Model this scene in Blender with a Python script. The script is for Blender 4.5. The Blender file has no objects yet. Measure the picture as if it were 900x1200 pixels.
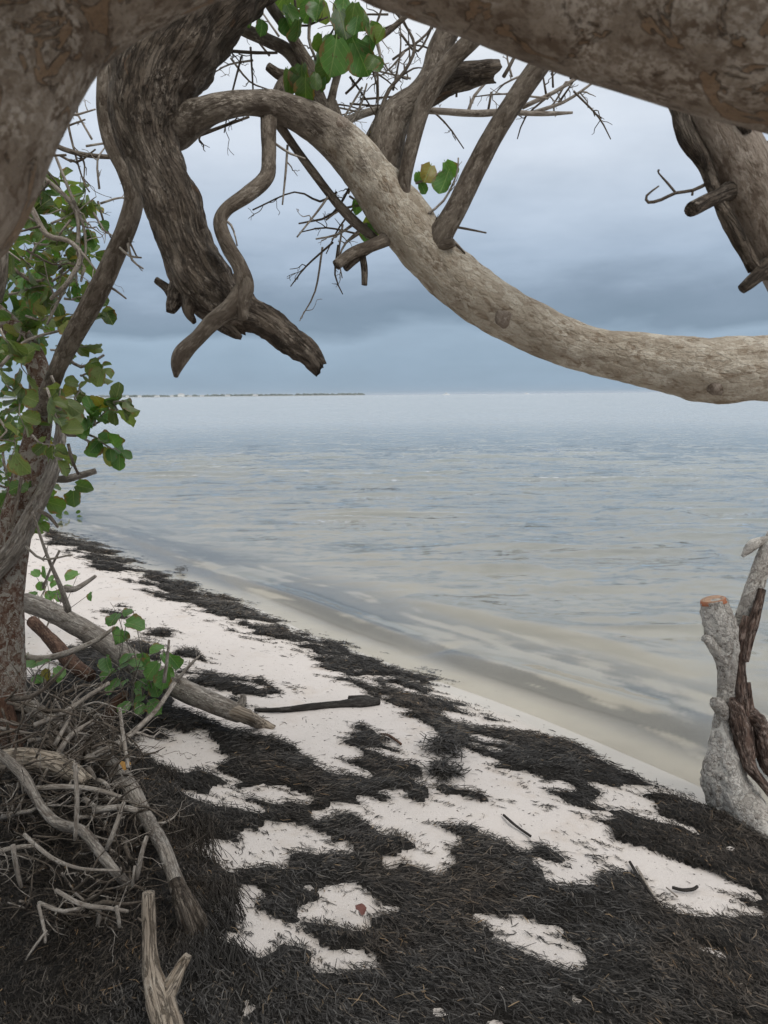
import bpy, math, random
import numpy as np
from mathutils import Matrix, Vector

R = random.Random(7)
NR = np.random.RandomState(11)
SC = bpy.context.scene
COL = SC.collection

# ------------------------------------------------------------------ camera
CAM_H, F, PITCH, ROLL = 1.6, 901.0, math.radians(8.68), math.radians(-0.55)
cam = bpy.data.objects.new('camera', bpy.data.cameras.new('camera'))
COL.objects.link(cam)
CM = Matrix.Rotation(math.pi / 2 - PITCH, 4, 'X') @ Matrix.Rotation(ROLL, 4, 'Z')
cam.matrix_world = Matrix.Translation((0, 0, CAM_H)) @ CM
cd = cam.data
cd.sensor_fit = 'VERTICAL'
cd.sensor_height = 34.6
cd.lens = F * 34.6 / 1200
cd.clip_start, cd.clip_end = 0.05, 20000
cd.dof.use_dof = True
cd.dof.focus_distance = 3.2
cd.dof.aperture_fstop = 8.0
SC.camera = cam
CR = np.array(CM.to_3x3())

# ------------------------------------------------------------------ light
SUN_EL, SUN_AZ = 50, 140          # degrees; azimuth clockwise from +Y (behind the camera, to the right)
W = bpy.data.worlds.new('World')
SC.world = W
W.use_nodes = True
wn = W.node_tree
wn.nodes.clear()


class NT:
    """small helper for node trees"""
    def __init__(s, tree): s.t = tree
    def n(s, typ, ins=None, **props):
        nd = s.t.nodes.new(typ)
        for k, v in props.items(): setattr(nd, k, v)
        for k, v in (ins or {}).items():
            if isinstance(v, bpy.types.NodeSocket): s.t.links.new(v, nd.inputs[k])
            else: nd.inputs[k].default_value = v
        return nd
    def math(s, op, a, b=0.0, c=0.0, clamp=False):
        return s.n('ShaderNodeMath', {0: a, 1: b, 2: c}, operation=op, use_clamp=clamp).outputs[0]
    def mix(s, f, a, b, blend='MIX'):
        nd = s.n('ShaderNodeMix', data_type='RGBA', blend_type=blend, clamp_factor=True)
        for i, v in ((0, f), (6, a), (7, b)):
            if isinstance(v, bpy.types.NodeSocket): s.t.links.new(v, nd.inputs[i])
            elif i == 0: nd.inputs[i].default_value = v
            else: nd.inputs[i].default_value = (*v, 1) if len(v) == 3 else v
        return nd.outputs[2]
    def noise(s, vec, scale, detail=4, rough=0.55, dist=0.0, out=0):
        return s.n('ShaderNodeTexNoise', {'Vector': vec, 'Scale': scale, 'Detail': detail, 'Roughness': rough, 'Distortion': dist}).outputs[out]
    def voro(s, vec, scale, feature='F1', out='Distance', rnd=1.0):
        return s.n('ShaderNodeTexVoronoi', {'Vector': vec, 'Scale': scale, 'Randomness': rnd}, feature=feature).outputs[out]
    def ramp(s, f, stops, interp='LINEAR'):
        nd = s.n('ShaderNodeValToRGB', {0: f})
        cr = nd.color_ramp
        cr.interpolation = interp
        while len(cr.elements) > 1: cr.elements.remove(cr.elements[-1])
        for i, (p, c) in enumerate(stops):
            e = cr.elements[0] if i == 0 else cr.elements.new(p)
            e.position = p
            c = (c, c, c) if isinstance(c, (int, float)) else c
            e.color = (*c, 1)
        return nd.outputs[0]
    def smooth(s, v, a, b):
        return s.n('ShaderNodeMapRange', {0: v, 1: a, 2: b}, interpolation_type='SMOOTHSTEP').outputs[0]
    def scale(s, vec, sc, loc=(0, 0, 0), rot=(0, 0, 0)):
        return s.n('ShaderNodeMapping', {0: vec, 1: loc, 2: rot, 3: sc}).outputs[0]
    def attr(s, name, out='Fac'):
        return s.n('ShaderNodeAttribute', attribute_name=name).outputs[out]
    def bump(s, h, strength=0.5, dist=0.01, normal=None):
        ins = {'Height': h, 'Strength': strength, 'Distance': dist}
        if normal: ins['Normal'] = normal
        return s.n('ShaderNodeBump', ins).outputs[0]


def lin(r, g, b):
    f = lambda v: (v / 255 / 12.92) if v / 255 <= .04045 else ((v / 255 + .055) / 1.055) ** 2.4
    return (f(r), f(g), f(b))


w = NT(wn)
dirv = w.n('ShaderNodeTexCoord').outputs['Generated']
sep = w.n('ShaderNodeSeparateXYZ', {0: dirv})
z0 = sep.outputs[2]
# cloud-layer coordinates: the direction met with a flat ceiling, so bands flatten towards the horizon
zc = w.math('MAXIMUM', z0, 0.0)
band = w.scale(dirv, (1.1, 1.1, 6.0))
nz1 = w.noise(band, 1.7, 5, 0.5, 0.3)
nz2 = w.noise(w.scale(dirv, (2.2, 2.2, 7.0), (3, 1, 5)), 3.0, 5, 0.55)
zz = w.math('ADD', zc, w.math('MULTIPLY', w.math('SUBTRACT', nz1, 0.5), 0.10))
zz = w.math('ADD', zz, w.math('MULTIPLY', w.math('SUBTRACT', nz2, 0.5), 0.06))
cloud = w.ramp(zz, [(0.0, lin(142, 164, 184)), (0.045, lin(146, 168, 189)), (0.076, lin(152, 173, 194)), (0.094, lin(124, 144, 164)), (0.125, lin(133, 151, 171)),
                    (0.165, lin(164, 181, 201)), (0.22, lin(187, 201, 218)), (0.29, lin(208, 218, 231)), (0.38, lin(226, 232, 239)), (0.5, lin(241, 243, 246)), (0.62, (1.1, 1.12, 1.13)), (1.0, (1.3, 1.3, 1.3))])
cloud = w.mix(1.0, cloud, (0.84, 0.835, 0.83), 'MULTIPLY')
puff = w.ramp(nz2, [(0.3, 0.95), (0.7, 1.06)])
cloud = w.mix(1.0, cloud, puff, 'MULTIPLY')
below = w.smooth(z0, -0.06, 0.0)
cloud = w.mix(below, lin(150, 155, 158), cloud)
sky = w.n('ShaderNodeTexSky', sky_type='NISHITA', sun_disc=False, sun_elevation=math.radians(SUN_EL), sun_rotation=math.radians(SUN_AZ), air_density=1.0, dust_density=2.0).outputs[0]
cl10 = w.mix(1.0, cloud, (10, 10, 10), 'MULTIPLY')
skyc = w.mix(0.94, sky, cl10)
bg = w.n('ShaderNodeBackground', {0: skyc, 1: 0.1})
wout = w.n('ShaderNodeOutputWorld', {0: bg.outputs[0]})

sun = bpy.data.objects.new('sun', bpy.data.lights.new('sun', 'SUN'))
COL.objects.link(sun)
sun.data.energy = 1.35
sun.data.angle = math.radians(25)
sun.data.color = (1.0, 0.96, 0.9)
sd = Vector((math.sin(math.radians(SUN_AZ)) * math.cos(math.radians(SUN_EL)), math.cos(math.radians(SUN_AZ)) * math.cos(math.radians(SUN_EL)), math.sin(math.radians(SUN_EL))))
sun.rotation_euler = sd.to_track_quat('Z', 'Y').to_euler()
vs = SC.view_settings
vs.view_transform, vs.look, vs.exposure, vs.gamma = 'Standard', 'None', 0.35, 1.0
vs.use_curve_mapping = False
SC.cycles.max_bounces = 6
SC.cycles.diffuse_bounces = 3
SC.cycles.glossy_bounces = 3
SC.cycles.transparent_max_bounces = 12
SC.cycles.use_denoising = True

# ------------------------------------------------------------------ geometry helpers


def ray(px, py):
    return CR @ np.array([(px - 450) / F, -(py - 600) / F, -1.0])


def at(px, py, d):
    """world point seen at photo pixel px,py at depth d metres"""
    return np.array([0, 0, CAM_H]) + ray(px, py) * d


def project(p):
    """world points (N,3) -> photo pixels, depth"""
    q = (p - np.array([0, 0, CAM_H])) @ CR
    d = np.maximum(-q[..., 2], 1e-3)
    return 450 + F * q[..., 0] / d, 600 - F * q[..., 1] / d, -q[..., 2]


def _h(i, j, k, seed):
    n = (i * 374761393 + j * 668265263 + k * 2147483647 + seed * 144269504) & 0xffffffff
    n = ((n ^ (n >> 13)) * 1274126177) & 0xffffffff
    n = ((n ^ (n >> 15)) * 2246822519) & 0xffffffff
    return ((n ^ (n >> 16)) & 0xffff) / 32767.5 - 1.0


def vnoise(p, seed=0):
    p = np.asarray(p, float)
    i = np.floor(p).astype(np.int64)
    f = p - i
    u = f * f * (3 - 2 * f)
    x, y, z = i[..., 0], i[..., 1], i[..., 2]
    r = 0
    for a in (0, 1):
        for b in (0, 1):
            for c in (0, 1):
                r = r + _h(x + a, y + b, z + c, seed) * (u[..., 0] if a else 1 - u[..., 0]) * (u[..., 1] if b else 1 - u[..., 1]) * (u[..., 2] if c else 1 - u[..., 2])
    return r


def fbm(p, octaves=4, seed=0, gain=0.5):
    p = np.asarray(p, float)
    r, a, t = 0, 1.0, 0
    for o in range(octaves):
        r = r + a * vnoise(p * 2 ** o + 17.3 * o, seed + o)
        t += a
        a *= gain
    return r / t


def fbm2(x, y, octaves=4, seed=0, gain=0.5):
    return fbm(np.stack([x, y, np.zeros_like(x)], -1), octaves, seed, gain)


def sst(v, a, b):
    t = np.clip((v - a) / (b - a), 0, 1)
    return t * t * (3 - 2 * t)


def link(name, me, mat=None, parent=None):
    o = bpy.data.objects.new(name, me)
    COL.objects.link(o)
    if me is not None and mat is not None:
        me.materials.append(mat)
    if parent is not None: o.parent = parent
    return o


def thing(name, label, cat, loc=(0, 0, 0), group=None):
    o = bpy.data.objects.new(name, None)
    o.empty_display_size = 0.1
    COL.objects.link(o)
    o.location = loc
    return tag(o, label, cat, group)


def tag(o, label=None, cat=None, group=None, kind=None):
    if label: o['label'] = label
    if cat: o['category'] = cat
    if group: o['group'] = group
    if kind: o['kind'] = kind
    return o


def catmull(P, step):
    P = np.asarray(P, float)
    if len(P) == 2:
        n = max(2, int(np.linalg.norm(P[1, :3] - P[0, :3]) / step) + 1)
        t = np.linspace(0, 1, n)[:, None]
        return P[0] * (1 - t) + P[1] * t
    Q = np.vstack([2 * P[0] - P[1], P, 2 * P[-1] - P[-2]])
    out = []
    for i in range(1, len(Q) - 2):
        p0, p1, p2, p3 = Q[i - 1:i + 3]
        n = max(2, int(np.linalg.norm(p2[:3] - p1[:3]) / step) + 1)
        t = np.linspace(0, 1, n, endpoint=False)[:, None]
        out.append(0.5 * (2 * p1 + (p2 - p0) * t + (2 * p0 - 5 * p1 + 4 * p2 - p3) * t ** 2 + (3 * p1 - p0 - 3 * p2 + p3) * t ** 3))
    out.append(P[-1][None])
    r = np.vstack(out)
    r[:, 3] = np.maximum(r[:, 3], 0.0004)
    return r


class MB:
    """collects tubes, ribbons and polygons into one mesh"""
    def __init__(s):
        s.v, s.f, s.b = [], [], []
        s.n = 0

    def add(s, v, f, b=None):
        v = np.asarray(v, float)
        s.v.append(v)
        s.f += [tuple(int(i) + s.n for i in q) for q in f]
        s.b.append(np.asarray(b, float) if b is not None else v)
        s.n += len(v)

    def tube(s, P, seg=10, step=0.03, rough=0.0, nscale=8.0, fine=0.0, flat=1.0, seed=0, broken=0.0, start_cap=True, ridge=0.0):
        C = catmull(P, step)
        n = len(C)
        c, r = C[:, :3], C[:, 3]
        T = np.gradient(c, axis=0)
        T /= np.linalg.norm(T, axis=1)[:, None] + 1e-9
        up = np.array([0, 0, 1.0]) if abs(T[0, 2]) < 0.9 else np.array([1.0, 0, 0])
        N = np.zeros_like(c)
        N[0] = np.cross(T[0], up)
        N[0] /= np.linalg.norm(N[0])
        for i in range(1, n):
            v = N[i - 1] - T[i] * np.dot(N[i - 1], T[i])
            N[i] = v / (np.linalg.norm(v) + 1e-9)
        B = np.cross(T, N)
        a = np.linspace(0, 2 * math.pi, seg, endpoint=False)
        ca, sa = np.cos(a), np.sin(a)
        D = N[:, None] * ca[None, :, None] + B[:, None] * sa[None, :, None]
        L = np.concatenate([[0], np.cumsum(np.linalg.norm(np.diff(c, axis=0), axis=1))])
        rr = np.repeat(r[:, None], seg, 1)
        q = np.stack([rr * ca[None], rr * sa[None], np.repeat(L[:, None], seg, 1)], -1)   # bark coordinates
        if rough or fine or ridge:
            k = 1.0
            if rough: k = k + rough * fbm(q * np.array([nscale, nscale, nscale * 0.6]) + seed * 3.7, 3, seed)
            if fine: k = k + fine * fbm(q * np.array([nscale * 4, nscale * 4, nscale * 1.6]) + seed, 3, seed + 5)
            if ridge:
                rn = 1 - np.abs(fbm(q * np.array([nscale * 2.6, nscale * 2.6, nscale * 0.5]) + seed * 1.3, 3, seed + 9)) * 3
                k = k + ridge * rn
            rr = rr * k
        V = c[:, None] + D * rr[..., None] * np.where(np.arange(1), 1, 1)
        if broken:
            rng = np.random.RandomState(seed + 99)
            nb = min(3, n - 1)
            for j in range(nb):
                rs = rng.rand(seg)
                rs = 0.5 * rs + 0.3 * np.roll(rs, 1) + 0.2 * np.roll(rs, -1)
                sp = rs ** 1.5 * 0.8 * broken * r[-1] * (nb - j) / nb
                V[n - 1 - j] += T[-1] * (sp - broken * r[-1] * 0.25 * (nb - j) / nb)[:, None]
        V = V.reshape(-1, 3)
        idx = np.arange(n * seg).reshape(n, seg)
        f = []
        for i in range(n - 1):
            for j in range(seg):
                k = (j + 1) % seg
                f.append((idx[i, j], idx[i, k], idx[i + 1, k], idx[i + 1, j]))
        bq = q.reshape(-1, 3) + seed * 1.7
        V = np.vstack([V, c[0] - T[0] * r[0] * 0.15, c[-1] + T[-1] * r[-1] * (0.35 if not broken else -0.35)])
        bq = np.vstack([bq, [seed * 1.7] * 3, [seed * 1.7, seed * 1.7, seed * 1.7 + L[-1]]])
        e0, e1 = n * seg, n * seg + 1
        for j in range(seg):
            k = (j + 1) % seg
            f.append((e0, idx[0, k], idx[0, j]))
            f.append((e1, idx[-1, j], idx[-1, k]))
        s.add(V, f, bq)
        return C

    def mesh(s, name, origin=(0, 0, 0), smooth=True):
        me = bpy.data.meshes.new(name)
        v = np.vstack(s.v) - np.asarray(origin, float)
        me.from_pydata(v.tolist(), [], s.f)
        at_ = me.attributes.new('bark', 'FLOAT_VECTOR', 'POINT')
        at_.data.foreach_set('vector', np.vstack(s.b).astype(np.float32).ravel())
        if smooth: me.polygons.foreach_set('use_smooth', [True] * len(me.polygons))
        me.update()
        return me

    def build(s, name, mat, parent=None, smooth=True):
        o_ = tuple(parent.location) if parent is not None else (0, 0, 0)
        if parent is not None and parent.parent is not None:
            o_ = tuple(parent.parent.location)
        return link(name, s.mesh(name, o_, smooth), mat, parent)


def grid_mesh(name, X, Y, Z, keep=None, attrs=None):
    """fast grid mesh from 2-D arrays; keep masks quads"""
    ny, nx = X.shape
    idx = np.arange(nx * ny).reshape(ny, nx)
    q = np.stack([idx[:-1, :-1], idx[:-1, 1:], idx[1:, 1:], idx[1:, :-1]], -1).reshape(-1, 4)
    V = np.stack([X, Y, Z], -1).reshape(-1, 3)
    if keep is not None:
        q = q[keep.reshape(-1)]
        used = np.unique(q)
        mp = np.full(nx * ny, -1)
        mp[used] = np.arange(len(used))
        q = mp[q]
        V = V[used]
        attrs = {k: a.reshape(-1)[used] for k, a in (attrs or {}).items()}
    return quads_mesh(name, V, q, {k: a.reshape(-1) for k, a in (attrs or {}).items()})


def quads_mesh(name, V, q, attrs=None, smooth=True):
    me = bpy.data.meshes.new(name)
    me.vertices.add(len(V))
    me.vertices.foreach_set('co', V.astype(np.float32).ravel())
    me.loops.add(q.size)
    me.loops.foreach_set('vertex_index', q.astype(np.int32).ravel())
    me.polygons.add(len(q))
    me.polygons.foreach_set('loop_start', (np.arange(len(q)) * q.shape[1]).astype(np.int32))
    me.polygons.foreach_set('loop_total', np.full(len(q), q.shape[1], np.int32))
    me.polygons.foreach_set('use_smooth', np.full(len(q), smooth))
    for k, a in (attrs or {}).items():
        t = me.attributes.new(k, 'FLOAT', 'POINT')
        t.data.foreach_set('value', a.astype(np.float32))
    me.update(calc_edges=True)
    me.validate()
    return me


# ------------------------------------------------------------------ terrain functions


def hit0(px, py, z=0.0):
    d = ray(px, py)
    t = (z - CAM_H) / d[2]
    return np.array([0, 0, CAM_H]) + d * t


SHORE_PX = [(40, 611), (110, 640), (170, 668), (235, 692), (300, 712), (360, 742), (420, 764), (520, 801), (580, 822), (640, 845), (700, 870), (760, 896), (840, 931), (900, 962)]
SHORE = [hit0(*p)[:2] for p in SHORE_PX]
# the coast runs on beyond both edges of the frame
SHORE = [np.array([-900.0, 160.0]), np.array([-60.0, 30.0]), np.array([-14.0, 15.0]), np.array([-7.0, 11.2])] + SHORE + [np.array([3.2, 1.2]), np.array([9.0, -4.0]), np.array([80.0, -40.0]), np.array([900.0, -300.0])]
SHORE = np.array(SHORE)


def shore_dist(x, y):
    """signed distance to the waterline: + on land (towards the camera), - in the water"""
    best = np.full(x.shape, 1e9)
    sign = np.ones(x.shape)
    for a, b in zip(SHORE[:-1], SHORE[1:]):
        ab = b - a
        t = np.clip(((x - a[0]) * ab[0] + (y - a[1]) * ab[1]) / (ab @ ab), 0, 1)
        dx, dy = x - a[0] - t * ab[0], y - a[1] - t * ab[1]
        d = np.hypot(dx, dy)
        sg = np.where(ab[0] * dy - ab[1] * dx < 0, 1.0, -1.0)
        m = d < best - 1e-9
        best = np.where(m, d, best)
        sign = np.where(m, sg, sign)
    return best * sign


def height(x, y, s=None):
    if s is None: s = shore_dist(x, y)
    land = 0.085 * np.minimum(s, 1.0) + 0.035 * np.clip(s - 1.0, 0, 6) + 0.02 * np.clip(s - 7, 0, 60)
    sea = -0.055 * np.minimum(-s, 2.0) - 0.03 * np.clip(-s - 2, 0, 30) - 0.01 * np.clip(-s - 32, 0, 250)
    z = np.where(s > 0, land, sea)
    z = z + sst(s, 0.1, 0.9) * (0.022 * fbm2(x * 1.3, y * 1.3, 3, 3) + 0.018 * fbm2(x * 5, y * 5, 3, 4) + 0.004 * fbm2(x * 22, y * 22, 2, 6))
    z = z + sst(-s, 0.3, 2) * 0.02 * fbm2(x * 0.8, y * 1.6, 3, 8)
    return z


def h1(x, y):
    return float(height(np.array([x], float), np.array([y], float))[0])


def gnd(px, py, up=0.0):
    """ground point seen at a photo pixel"""
    z = 0.05
    for _ in range(12):
        p = hit0(px, py, z)
        z = h1(p[0], p[1]) + up
    return np.array([p[0], p[1], z])


def depth_of(p):
    return float(project(np.asarray(p)[None])[2][0])


# --- where the wrack lies, traced in photo pixels, met with the ground
PX0, PX1, PY0, PY1, PS = -500, 1400, 540, 1900, 2.0
gx, gy = np.meshgrid(np.arange(PX0, PX1, PS) + PS / 2, np.arange(PY0, PY1, PS) + PS / 2)


def poly_mask(P):
    P = np.asarray(P, float)
    inside = np.zeros(gx.shape, bool)
    for (x0, y0), (x1, y1) in zip(P, np.roll(P, -1, 0)):
        if y0 == y1: continue
        c = (gy >= min(y0, y1)) & (gy < max(y0, y1)) & (gx < x0 + (gy - y0) * (x1 - x0) / (y1 - y0))
        inside ^= c
    return inside


BAND = [(40, 610), (75, 622), (110, 632), (160, 655), (220, 685), (300, 714), (360, 745), (430, 765), (510, 788), (528, 828), (560, 835), (600, 848), (660, 868), (740, 905), (830, 946), (900, 965), (1000, 990), (1100, 1100), (1000, 1110),
        (905, 1072), (885, 1062), (850, 1035), (800, 1010), (765, 992), (735, 982), (700, 965), (668, 938), (640, 925), (600, 903), (570, 890), (530, 868), (495, 845), (455, 815), (380, 782), (330, 757), (260, 727), (200, 697), (130, 668), (85, 645), (50, 625)]
BAND_HOLES = [[(532, 832), (560, 838), (590, 846), (600, 853), (560, 850), (530, 845)], [(560, 868), (590, 872), (620, 886), (600, 888), (570, 878)],
              [(705, 922), (735, 922), (762, 938), (745, 944), (722, 952), (700, 940)], [(695, 958), (718, 962), (712, 974), (696, 970)], [(765, 945), (785, 950), (780, 960), (768, 957)],
              [(835, 985), (860, 988), (858, 994), (838, 992)], [(620, 905), (650, 912), (660, 920), (630, 918)], [(150, 660), (185, 672), (180, 676), (150, 666)]]
MAIN = [(-500, 790), (60, 790), (100, 740), (150, 760), (180, 805), (230, 835), (300, 860), (322, 868), (355, 872), (372, 885), (388, 898), (412, 905), (425, 895), (418, 880), (412, 855), (430, 850), (452, 862), (470, 870), (455, 880), (478, 885), (492, 895), (480, 905), (505, 925), (545, 923), (578, 932), (600, 940), (640, 945), (645, 952), (612, 952),
        (560, 942), (520, 937), (500, 943), (520, 950), (500, 965), (520, 960), (562, 960), (580, 972), (620, 980), (640, 985), (655, 1003), (640, 1010), (650, 1030), (672, 1040), (690, 1032), (697, 1010), (694, 990), (663, 973), (690, 978), (728, 1000), (740, 1030), (752, 1048), (790, 1064), (820, 1070), (880, 1066), (905, 1072), (1400, 1100), (1400, 1900), (-500, 1900)]
MAIN_HOLES = [
    [(165, 862), (200, 856), (230, 855), (248, 870), (262, 893), (250, 912), (228, 916), (205, 908), (180, 893), (160, 880)],
    [(205, 938), (245, 928), (290, 912), (284, 928), (255, 938), (225, 940)], [(265, 940), (287, 935), (289, 948), (272, 953)],
    [(296, 928), (345, 919), (348, 931), (312, 937)], [(340, 932), (380, 934), (420, 945), (412, 952), (372, 951), (345, 944)],
    [(210, 985), (262, 985), (272, 990), (312, 968), (345, 967), (366, 985), (358, 1000), (350, 1012), (320, 1015), (285, 1008), (240, 1008)], [(372, 972), (387, 985), (380, 998), (364, 985)],
    [(250, 1046), (300, 1046), (345, 1022), (330, 1040), (322, 1060), (322, 1090), (297, 1116), (252, 1116), (236, 1098), (270, 1075)],
    [(363, 1046), (395, 1044), (438, 1058), (462, 1060), (422, 1072), (412, 1085), (390, 1080), (368, 1060)], [(378, 1106), (416, 1110), (416, 1122), (394, 1124)],
    [(382, 1162), (408, 1140), (413, 1146), (396, 1160)], [(436, 930), (470, 928), (502, 945), (522, 978), (512, 1000), (532, 1018), (524, 1026), (505, 1012), (492, 990), (468, 972), (442, 955)],
    [(470, 1000), (486, 1005), (476, 1019), (464, 1012)], [(608, 1086), (640, 1070), (662, 1088), (677, 1110), (656, 1126), (624, 1116)], [(698, 1122), (725, 1108), (731, 1120), (702, 1132)],
    [(513, 1176), (550, 1180), (552, 1196), (520, 1192)], [(748, 1171), (770, 1167), (772, 1180), (755, 1184)], [(803, 1182), (840, 1178), (866, 1190), (840, 1202), (818, 1197)], [(858, 1096), (890, 1090), (896, 1104), (870, 1104)],
    [(560, 975), (600, 976), (622, 992), (615, 1004), (590, 990)], [(352, 880), (400, 905), (380, 900)], [(330, 985), (350, 990), (340, 1000)], [(408, 1025), (425, 1030), (420, 1040), (408, 1036)], [(640, 1110), (660, 1120), (650, 1126)]]
BITS = [[(503, 865), (515, 868), (535, 884), (530, 890), (512, 886)], [(507, 898), (520, 899), (535, 910), (520, 912), (508, 906)], [(165, 738), (190, 735), (212, 743), (190, 748)], [(200, 768), (225, 762), (252, 766), (225, 774)],
        [(100, 720), (150, 708), (150, 714), (110, 728)], [(205, 790), (240, 785), (275, 796), (240, 804)], [(262, 800), (300, 798), (332, 800), (320, 812), (290, 815), (300, 830), (275, 826)], [(230, 815), (300, 832), (320, 845), (260, 835)],
        [(140, 752), (175, 748), (190, 768), (150, 775)], [(665, 965), (672, 975), (700, 990), (690, 992)], [(330, 800), (345, 798), (350, 806), (335, 808)]]
raw = poly_mask(BAND)
for P in BAND_HOLES: raw &= ~poly_mask(P)
mm = poly_mask(MAIN)
for P in MAIN_HOLES: mm &= ~poly_mask(P)
raw |= mm
for P in BITS: raw |= poly_mask(P)
raw = raw.astype(float)


def blur(a, n):
    for _ in range(2):
        for ax in (0, 1):
            k = np.cumsum(np.pad(a, [(n + 1, n) if i == ax else (0, 0) for i in (0, 1)], mode='edge'), axis=ax)
            a = (np.take(k, range(2 * n + 1, k.shape[ax]), ax) - np.take(k, range(0, k.shape[ax] - 2 * n - 1), ax)) / (2 * n + 1)
    return a


raw = blur(raw, 2)
WA = math.radians(152)


def wrack(x, y, z, nz=1.0, s=None):
    """0..1 amount of beach wrack over ground points"""
    a = x * math.cos(WA) + y * math.sin(WA)
    b = -x * math.sin(WA) + y * math.cos(WA)
    sh = nz * (0.15 * fbm2(a * 3, b * 26, 2, 38) + 0.10 * fbm2(a * 7, b * 80, 2, 39))       # tongues combed out along the drift line
    px, py, d = project(np.stack([x + sh * math.cos(WA), y + sh * math.sin(WA), z], -1))
    k = 16.0 / np.maximum(d, 1.0)
    px = px + nz * k * (fbm2(x * 9, y * 9, 3, 31) * 1.1 + fbm2(x * 30, y * 30, 2, 33) * 0.7)
    py = py + nz * k * (fbm2(x * 9, y * 9, 3, 32) * 0.6 + fbm2(x * 30, y * 30, 2, 34) * 0.4)
    i = np.clip(((py - PY0) / PS).astype(int), 0, gx.shape[0] - 1)
    j = np.clip(((px - PX0) / PS).astype(int), 0, gx.shape[1] - 1)
    m = np.where(d < 0.8, 1.0, raw[i, j])
    # ragged, streaky borders and thin places, drawn out along the drift line
    st = fbm2(a * 4, b * 13, 4, 36, 0.65) * 0.8 + fbm2(a * 15, b * 60, 2, 37) * 0.45
    amp = 1.7 * (1 - 0.45 * sst(m, 0.8, 1.0))
    if s is None: s = shore_dist(x, y)
    amp = amp + 0.9 * sst(s, 0.75, 0.3) * sst(y, 2.6, 4.2)      # the drift line at the water is thin and broken
    m = sst(m + amp * st * (m > 0.02), 0.47, 0.63)
    return np.where(s < -0.25, 0, m)


# ------------------------------------------------------------------ materials


def newmat(name):
    m = bpy.data.materials.new(name)
    m.use_nodes = True
    m.node_tree.nodes.clear()
    return m, NT(m.node_tree)


def finish(t, col, rough=0.8, normal=None, spec=0.3, **extra):
    ins = {'Base Color': col, 'Roughness': rough, 'Specular IOR Level': spec}
    if normal: ins['Normal'] = normal
    ins.update(extra)
    p = t.n('ShaderNodeBsdfPrincipled', ins)
    t.n('ShaderNodeOutputMaterial', {0: p.outputs[0]})
    return p


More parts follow.
